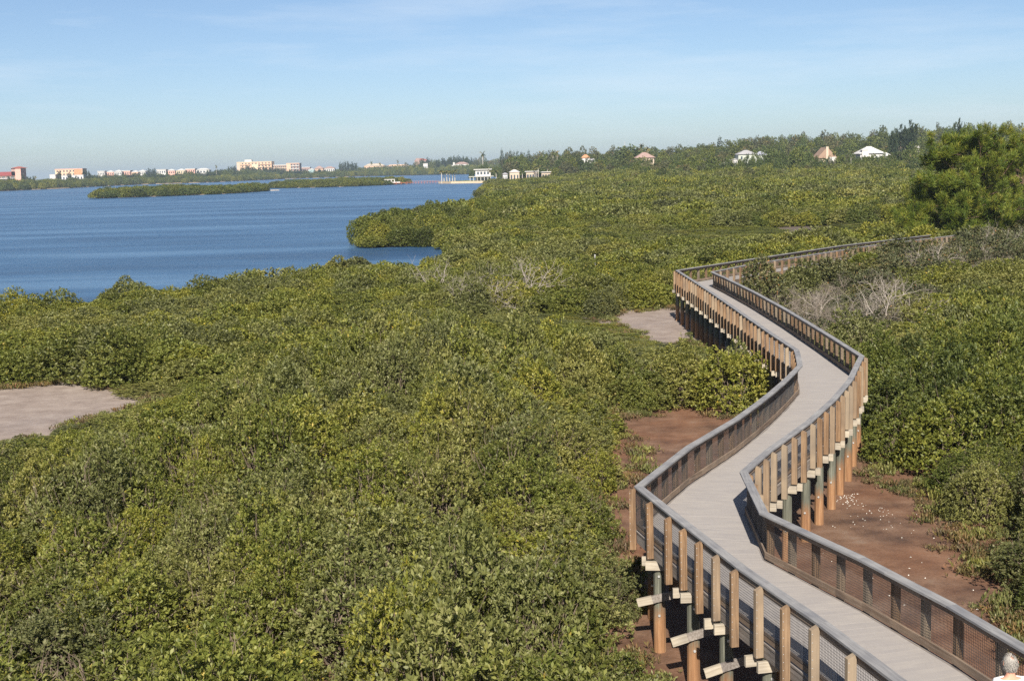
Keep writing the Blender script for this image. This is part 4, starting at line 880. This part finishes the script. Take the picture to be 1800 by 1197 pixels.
building('beach_house', 'wide house with red hipped roof on the far shore', 553, 568, 292, 301, 2210, 16, 'peach', 2, 6, ('hip', 4.5, 'rose', .8), cat='house')
building('beach_house', 'small pale red roofed house left of the casuarina clump', 570, 588, 293, 300, 2230, 14, 'white', 2, 5, ('hip', 3, 'rose', .7), cat='house')
building('low_block', 'long peach roofed building on the far shore, left of the thin palms', 640, 676, 288, 296, 2330, 18, 'peach', 2, 9, ('hip', 4, 'tan', .8), cat='building')
building('low_block', 'long pale building on the far shore, right of the thin palms', 678, 718, 289.5, 295, 2360, 18, 'pale', 2, 9, ('hip', 3, 'peach', .8), cat='building')
t, wd, h = building('villa', 'red towered villa half hidden by casuarinas at the bay head', 729, 752, 279, 292, 2260, 18, 'rose', 3, 5, ('hip', 3, 'red', .6), cat='house'); block(t, wd * .1, wd * .4, -.8, 5, 0, h + .6, PAL['rose'], 'tower')
building('low_block', 'small white house front below the red villa', 744, 752, 287.5, 294, 2150, 10, 'white', 1, 3, ('flat', .6, 'white', .3), cat='house')
# waterside houses at the bay head
t, wd, h = building('villa', 'white villa with pink hipped roof across the inlet', 800, 824, 285, 297, 2040, 16, 'white', 2, 5, ('hip', 3.2, 'rose', .7), cat='house'); block(t, -3.2, -.1, 1, 5, 0, h - .4, PAL['white'], 'chimney'); block(t, -9.2, -3.3, 1, 10, -1, h - 4.6, PAL['white'], 'side_wing')
t, wd, h = building('waterfront_house', 'white flat roofed two storey waterfront house by the sandy spit', 836, 862, 297.5, 313, 890, 8, 'white', 0, 0, ('flat', .5, 'white', 1.2), cat='house')
roof_part('flat', wd + 6, 4, .35, h * .40, .3, PAL['white'], t, -4, -3.2, 'porch_roof')
for k in range(6): obj('column', MB().box(-3.8 + k * 2.4, -3.5 + k * 2.4, -3.1, -2.8, -1, h * .40 - .02).mesh('column', PAL['white']), t)
windows(t, .6, wd - .4, h * .46, h * .9, 0, 4, 1, .6, .5); windows(t, .2, wd - .2, .2, h * .38, 0, 5, 1, .7, .8)
building('waterfront_house', 'low white house right of the flat roofed waterfront house', 884, 892, 304, 311, 760, 6, 'white', 1, 3, ('hip', .9, 'grey', .5), cat='house')
building('waterfront_house', 'small beige house half hidden by palms near the water', 896, 913, 298.5, 311, 765, 7, 'tan', 1, 3, ('hip', 1.4, 'pale', .5), cat='house')
building('waterfront_house', 'white carport front among the shaggy palms', 925, 945, 301, 309, 770, 6, 'tan', 1, 4, ('flat', .4, 'white', .8), cat='house', fill=.75)
building('waterfront_house', 'low white house at the right end of the waterfront row', 952, 972, 302, 309, 790, 6, 'tan', 1, 4, ('flat', .4, 'white', .8), cat='house', fill=.7)
building('house', 'house with orange red tiled roof in the trees left of centre skyline', 1023, 1037, 272, 292, 820, 8, 'white', 2, 3, ('hip', 2.0, 'orange', .5), cat='house')
building('house', 'white gable fronted house beside the orange roof', 1036, 1047, 277, 293, 800, 8, 'white', 2, 2, ('gable', 2.2, 'grey', .5), cat='house')
building('house', 'tan house with broad pinkish hipped roof below the skyline palms', 1119, 1150, 268, 292, 780, 12, 'tan', 2, 4, ('hip', 3.2, 'rose', .8), cat='house')
# houses on the rise to the right
t, wd, h = building('house', 'big white house with grey hipped roof on the rise, left of the three', 1298, 1330, 264, 300, 585, 9, 'sage', 3, 3, ('hip', 1.9, 'grey', .5), cat='house', fill=.3)
for a, b, z1, rf, rm in ((-.95, -.36, .50, 1.0, 'pale'), (-.34, -.02, .66, .6, 'pale')):
    block(t, wd * a, wd * b, 1.0, 6, -1, h * z1, PAL['white'], 'side_wing'); roof_part('hip', wd * (b - a), 6, rf, h * z1 + .003, .35, PAL[rm], t, wd * a, 1.0, 'wing_roof'); windows(t, wd * a + .3, wd * b - .2, h * (z1 - .25), h * (z1 - .02), 1.0, 3, 1, .6, .7)
block(t, wd * 1.05, wd * 1.6, 2, 6, -1, h - 2.4, PAL['sage'], 'back_wing'); roof_part('hip', wd * .56, 6, 1.7, h - 2.397, .4, PAL['slate'], t, wd * 1.05, 2, 'back_roof'); windows(t, wd * 1.1, wd * 1.55, h * .5, h * .75, 2, 3, 1)
t, wd, h = building('house', 'tan gabled house with wide chimney on the rise, middle of the three', 1438, 1469, 259, 297, 560, 10, 'tan', 2, 3, ('gable', 4.6, 'brown', .6), cat='house')
block(t, wd * .42, wd * .56, -.9, 1.4, h - 5, h + .2, PAL['tan'], 'chimney'); block(t, wd * .62, wd * .98, -1.2, 2.4, h - 8, h - 4.2, PAL['white'], 'bay_wall'); block(t, -2.6, -.1, 3, 6, -1, h - 4.8, PAL['tan'], 'side_wing'); roof_part('hip', 2.5, 6, 1.2, h - 4.797, .4, PAL['brown'], t, -2.6, 3, 'wing_roof')
t, wd, h = building('house', 'white house with broad pale hipped roof on the rise, right of the three', 1512, 1553, 257.5, 296, 560, 10, 'white', 2, 5, ('hip', 3.0, 'pale', .7), cat='house')
block(t, wd * .06, wd * .34, -.8, 3, h - 4.4, h - 1.5, PAL['white'], 'dormer'); roof_part('hip', wd * .28, 3.2, .7, h - 1.497, .25, PAL['pale'], t, wd * .06, -.8, 'dormer_roof'); block(t, wd + .1, wd + 3.6, 1, 8, -1, h - 4.2, PAL['white'], 'side_wing'); roof_part('hip', 3.4, 8.2, 1.5, h - 4.197, .6, PAL['pale'], t, wd + .1, 1, 'wing_roof')
t, wd, h = building('rooftop_house', 'small white boxy rooftop in the trees left of the big pine', 1609, 1616, 257, 296, 640, 2, 'white', 0, 0, ('flat', .3, 'white', .2), cat='house')
block(t, -4, 6, 2.2, 8, -1, h - 5.2, PAL['brown'], 'main_wall'); roof_part('hip', 10, 8, 1.6, h - 5.197, .5, PAL['brown'], t, -4, 2.2, 'main_roof')
# radio mast
q = at(1098, 249, 1500); mm_ = MB().box(-.35, .35, -.35, .35, 0, q[2] - 2)
t = thing('radio_mast', 'thin pale radio mast above the middle of the skyline', 'mast', (q[0], 1500, 2)); S = []
Hm = q[2] - 2
for a, b in ((-.5, -.5), (.5, -.5), (0, .5)): S.append([a, b, 0, a * .6, b * .6, Hm, .07, .05])
for k in range(12): S.append([-.45, -.45, Hm * k / 12, .45, -.45, Hm * (k + 1) / 12, .04, .04])
obj('lattice', quads_mesh('lattice', tubes(np.array(S), 4), mat=PAL['pale']), t)

# dock, footbridge and seawall at the spit
M_DOCK = plain('red_dock_timber', (.30, .105, .065), .85, .2, 1, 0)
def line_pts(a, b, n): return [np.array(a) + (np.array(b) - np.array(a)) * k / (n - 1) for k in range(n)]
a = ground_at(652, 328, 0); b = ground_at(712, 325.0, 0); a = (a[0], 905.0); b = (b[0], 905.0); a = (at(652, 325, 905)[0], 905); b = (at(714, 325, 905)[0], 905)
t = thing('dock', 'red timber dock with a white shelter beside the rear islet', 'dock', (a[0], 905, 0)); Ld = b[0] - a[0]
obj('deck', MB().box(0, Ld, 0, 4, .9, 1.2).mesh('deck', M_DOCK), t); obj('rail', MB().box(0, Ld * .42, .1, .25, 1.9, 2.1).box(0, Ld * .42, .1, .25, 1.45, 1.6).mesh('rail', M_DOCK), t)
for k in range(8): obj('pile', MB().add(cyl(.2, .2, -1.5, 1.9, 8, Ld * k / 7, .3)).mesh('pile', M_DOCK if k else PAL['white']), t)
t = thing('dock_shelter', 'small white boat shelter standing on the red dock', 'shelter', (a[0] + Ld * .38, 905.6, 1.2)); obj('roof', MB().box(0, Ld * .30, 0, 2.8, 2.2, 2.6).mesh('roof', PAL['white']), t)
for k in range(4): obj('post', MB().box(Ld * .30 * k / 3.2, Ld * .30 * k / 3.2 + .5, .1, .5, 0, 2.2).mesh('post', PAL['white']), t)
obj('bench', MB().box(0, Ld * .45, .05, .6, .05, .75).mesh('bench', PAL['white']), t)
a = at(716, 323, 915); b = at(776, 322, 912)
t = thing('footbridge', 'low reddish footbridge linking the dock to the sandy spit', 'bridge', (a[0], 914, 0)); Lb = b[0] - a[0]
obj('deck', MB().box(0, Lb, 0, 1.6, .9, 1.1).mesh('deck', M_DOCK), t)
for yy in (.05, 1.45): obj('rail', MB().box(0, Lb, yy, yy + .1, 1.85, 2.0).mesh('rail', PAL['rose']), t)
for k in range(13): obj('post', MB().box(Lb * k / 12 - .1, Lb * k / 12 + .1, .02, .2, -1, 2.0).mesh('post', M_DOCK), t)
M_WALLT = plain('tan_seawall', (.52, .40, .27), .9, .15, .5, 0); M_LAWN = plain('spit_lawn', (.15, .17, .05), .95, .3, .15, 0)
SPIT = [(-11, 862), (-24, 872), (-38, 882), (-47.5, 903), (-45, 922), (-24, 945), (-6, 960), (4, 900), (4, 862)]
t = thing('seawall', 'tan seawall edging the sandy spit at the bay head', 'seawall', (0, 0, 0)); V = []; F_ = []
for i in range(4):
    (x0, y0), (x1, y1) = SPIT[i], SPIT[i + 1]; d = unit(np.array([x1 - x0, y1 - y0])); nn = np.array([d[1], -d[0]]) * -.4; k = len(V)
    c4 = [(x0, y0), (x1, y1), (x1 + nn[0] * -1, y1 + nn[1] * -1), (x0 - nn[0], y0 - nn[1])]; V = [(*p, z) for z in (-.8, 1.35) for p in c4]; obj('wall_panel', mesh_of('wall_panel', V, [(3, 2, 1, 0), (4, 5, 6, 7), (0, 1, 5, 4), (1, 2, 6, 5), (2, 3, 7, 6), (3, 0, 4, 7)], M_WALLT), t)
obj('lawn', mesh_of('lawn', [(*p, 1.22) for p in SPIT], [tuple(range(len(SPIT)))], M_LAWN), kind='structure')
q = at(880, 316, 740); t = thing('boat_lift', 'small white boat lift frame beside the near shore mangroves', 'boat lift', (q[0] - 2.5, 740, 1.2))
for k in (0, 4.6): obj('post', MB().box(k, k + .5, 0, .5, -2, 2.6).mesh('post', PAL['white']), t)
obj('crossbeam', MB().box(0, 5.1, .05, .45, .7, 1.2).mesh('crossbeam', PAL['white']), t)

# small markers
for px, py, z, h, lab in ((1046, 466, 1.8, 1.3, 'grey marker post standing in the thicket left of the boardwalk bend'), (1265, 318, 4.2, .6, 'white stake in the far mangroves below the white house')):
    gx_, gy_ = ground_at(px, py, z); t = thing('marker_post', lab, 'post', (gx_, gy_, float(ground_z(gx_, gy_)))); w_ = .05 * gy_ / 120
    obj('post', MB().box(-w_, w_, -w_, w_, -.3, z + h * .6).mesh('post', PAL['grey']), t); obj('cap', MB().box(-w_ * 1.3, w_ * 1.3, -w_ * 1.3, w_ * 1.3, z + h * .6, z + h * .6 + w_).mesh('cap', PAL['pale']), t)

# ------------------------------------------------------------------ the man walking away at the lower right corner
def skin_body(name, verts, edges, mat, sub=2, root=0):
    me = bpy.data.meshes.new(name); me.from_pydata([v[:3] for v in verts], edges, []); o = bpy.data.objects.new(name, me); COL.objects.link(o)
    md = o.modifiers.new('skin', 'SKIN'); md.use_smooth_shade = True
    for i, v in enumerate(verts):
        sv = me.skin_vertices[0].data[i]; sv.radius = (v[3], v[4] if len(v) > 4 else v[3]); sv.use_root = i == root
    ss = o.modifiers.new('sub', 'SUBSURF'); ss.levels = sub; ss.render_levels = sub
    dg = bpy.context.evaluated_depsgraph_get(); m2 = bpy.data.meshes.new_from_object(o.evaluated_get(dg)); m2.name = name
    bpy.data.objects.remove(o); m2.materials.clear(); m2.materials.append(mat); m2.shade_smooth(); return m2
M_SKIN = plain('skin', (.50, .25, .17), .55, .06, 8, 0); M_SHIRT = plain('white_shirt', (.80, .79, .77), .85, .03, 6, .15); M_TROU = plain('khaki_trousers', (.30, .24, .16), .9, .08, 8, .1); M_HAIR = plain('grey_hair', (.26, .24, .215), .6, .2, 12, 0); M_SHOE = plain('brown_shoe', (.08, .05, .035), .6, .1, 10, 0)
V = [(0, 0, .95, .15, .12), (0, .01, 1.15, .15, .115), (0, .01, 1.33, .165, .115), (0, 0, 1.46, .075, .07), (0, .01, 1.52, .055, .06), (0, .035, 1.60, .07, .085), (0, .035, 1.68, .075, .095), (0, .03, 1.755, .05, .065)]
E_ = [(0, 1), (1, 2), (2, 3), (3, 4), (4, 5), (5, 6), (6, 7)]
for s in (-1, 1):
    k = len(V); V += [(s * .175, 0, 1.40, .06), (s * .225, -.02, 1.14, .045), (s * .24, .06, .90, .033), (s * .24, .09, .81, .036, .02)]; E_ += [(2, k), (k, k + 1), (k + 1, k + 2), (k + 2, k + 3)]
    hb = k + 3
    for j, (dx, dy, ln) in enumerate(((-.03, .02, .08), (-.012, .03, .095), (.006, .03, .09), (.022, .022, .075), (-.045 * s * s, .05, .045))):
        f = len(V); V += [(s * .24 + dx * s, .09 + dy * .5, .77, .0095), (s * .235 + dx * s, .10 + dy, .77 - ln, .008)]; E_ += [(hb, f), (f, f + 1)]
    k = len(V); st = .16 if s < 0 else -.10; V += [(s * .09, 0, .90, .095), (s * .10, st * .45 + .03, .50, .06), (s * .10, st - .05, .10, .042), (s * .10, st + .07, .04, .045, .035), (s * .105, st + .15, .03, .035, .025)]; E_ += [(0, k), (k, k + 1), (k + 1, k + 2), (k + 2, k + 3), (k + 3, k + 4)]
body = skin_body('body', V, E_, M_SKIN)
px_, py_ = ground_at(1777, 1163, 4.22); man = thing('person', 'grey haired man in a white shirt walking away at the bottom right corner', 'person', (px_, py_, DECK_Z), R(4))
obj('body', body, man)
Vs = [(0, 0, .93, .175, .14), (0, .01, 1.15, .175, .138), (0, .01, 1.32, .19, .138), (0, .0, 1.425, .105, .095)]; Es = [(0, 1), (1, 2), (2, 3)]
for s in (-1, 1): k = len(Vs); Vs += [(s * .185, 0, 1.395, .082), (s * .225, -.02, 1.18, .075)]; Es += [(2, k), (k, k + 1)]
obj('shirt', skin_body('shirt', Vs, Es, M_SHIRT), man)
Vt = [(0, 0, .95, .165, .13), (0, 0, .88, .165, .13)]; Et = [(0, 1)]
for s in (-1, 1): k = len(Vt); st = .16 if s < 0 else -.10; Vt += [(s * .095, .01, .78, .105), (s * .10, st * .45 + .03, .50, .085), (s * .10, st - .05, .10, .07)]; Et += [(1, k), (k, k + 1), (k + 1, k + 2)]
obj('trousers', skin_body('trousers', Vt, Et, M_TROU), man)
# hair: a fringe round the back and sides with a bare crown, of many short strands
rng = np.random.default_rng(9); hd = unit(rng.normal(size=(5200, 3))); c0 = np.array([0, .03, 1.672]); ax_ = np.array([.088, .112, .118])
bald = (hd[:, 2] > .28) & (np.hypot(hd[:, 0] - .10, hd[:, 1] + .42) < .42) | (hd[:, 2] > .8); faceb = (hd[:, 1] > .35) & (hd[:, 2] < .35) | (hd[:, 2] < -.72); thin = rng.random(len(hd)) < .10
hd = hd[(~bald | thin) & ~faceb]; P0 = c0 + hd * ax_ * .97; dn = unit(hd * .12 + np.array([0, -.15, -.9]) + rng.normal(0, .16, hd.shape)); s_ = unit(np.cross(dn, hd)) * .0035; ln = rng.uniform(.03, .06, len(hd))[:, None]
obj('hair', quads_mesh('hair', np.stack([P0 - s_, P0 + s_, P0 + dn * ln + hd * .006 + s_ * .4, P0 + dn * ln + hd * .006 - s_ * .4], 1), mat=M_HAIR), man)
for s in (-1, 1):
    ear = MB()
    ear.V = [(s * .088, .02, 1.60), (s * .105, .005, 1.63), (s * .108, -.005, 1.67), (s * .098, .02, 1.69), (s * .084, .04, 1.67), (s * .084, .035, 1.62), (s * .082, .015, 1.645)]; ear.F = [(0, 1, 6), (1, 2, 6), (2, 3, 6), (3, 4, 6), (4, 5, 6), (5, 0, 6)]
    obj('ear', ear.mesh('ear', M_SKIN, True), man)
    st = .16 if s < 0 else -.10
    obj('shoe', skin_body('shoe', [(s * .10, st - .07, .055, .05, .045), (s * .10, st + .05, .05, .05, .045), (s * .105, st + .17, .035, .042, .03)], [(0, 1), (1, 2)], M_SHOE, 1), man)
nose = MB(); nose.V = [(-.015, .125, 1.63), (.015, .125, 1.63), (0, .162, 1.635), (0, .128, 1.69)]; nose.F = [(0, 2, 3), (2, 1, 3), (0, 1, 2)]; obj('nose', nose.mesh('nose', M_SKIN), man)

# ------------------------------------------------------------------ haze over the bay
hz = bpy.data.materials.new('air'); hz.use_nodes = True; N = hz.node_tree.nodes; N.remove(N['Principled BSDF'])
pv = N.new('ShaderNodeVolumePrincipled'); pv.inputs['Color'].default_value = (.70, .85, 1.0, 1); pv.inputs['Density'].default_value = .00012; pv.inputs['Anisotropy'].default_value = .15
hz.node_tree.links.new(pv.outputs[0], N['Material Output'].inputs['Volume'])
obj('haze', MB().box(-9200, 9200, -260, 14200, -4, 60).mesh('haze', hz), kind='stuff', label='thin bluish haze lying over the bay and far shore', cat='haze')
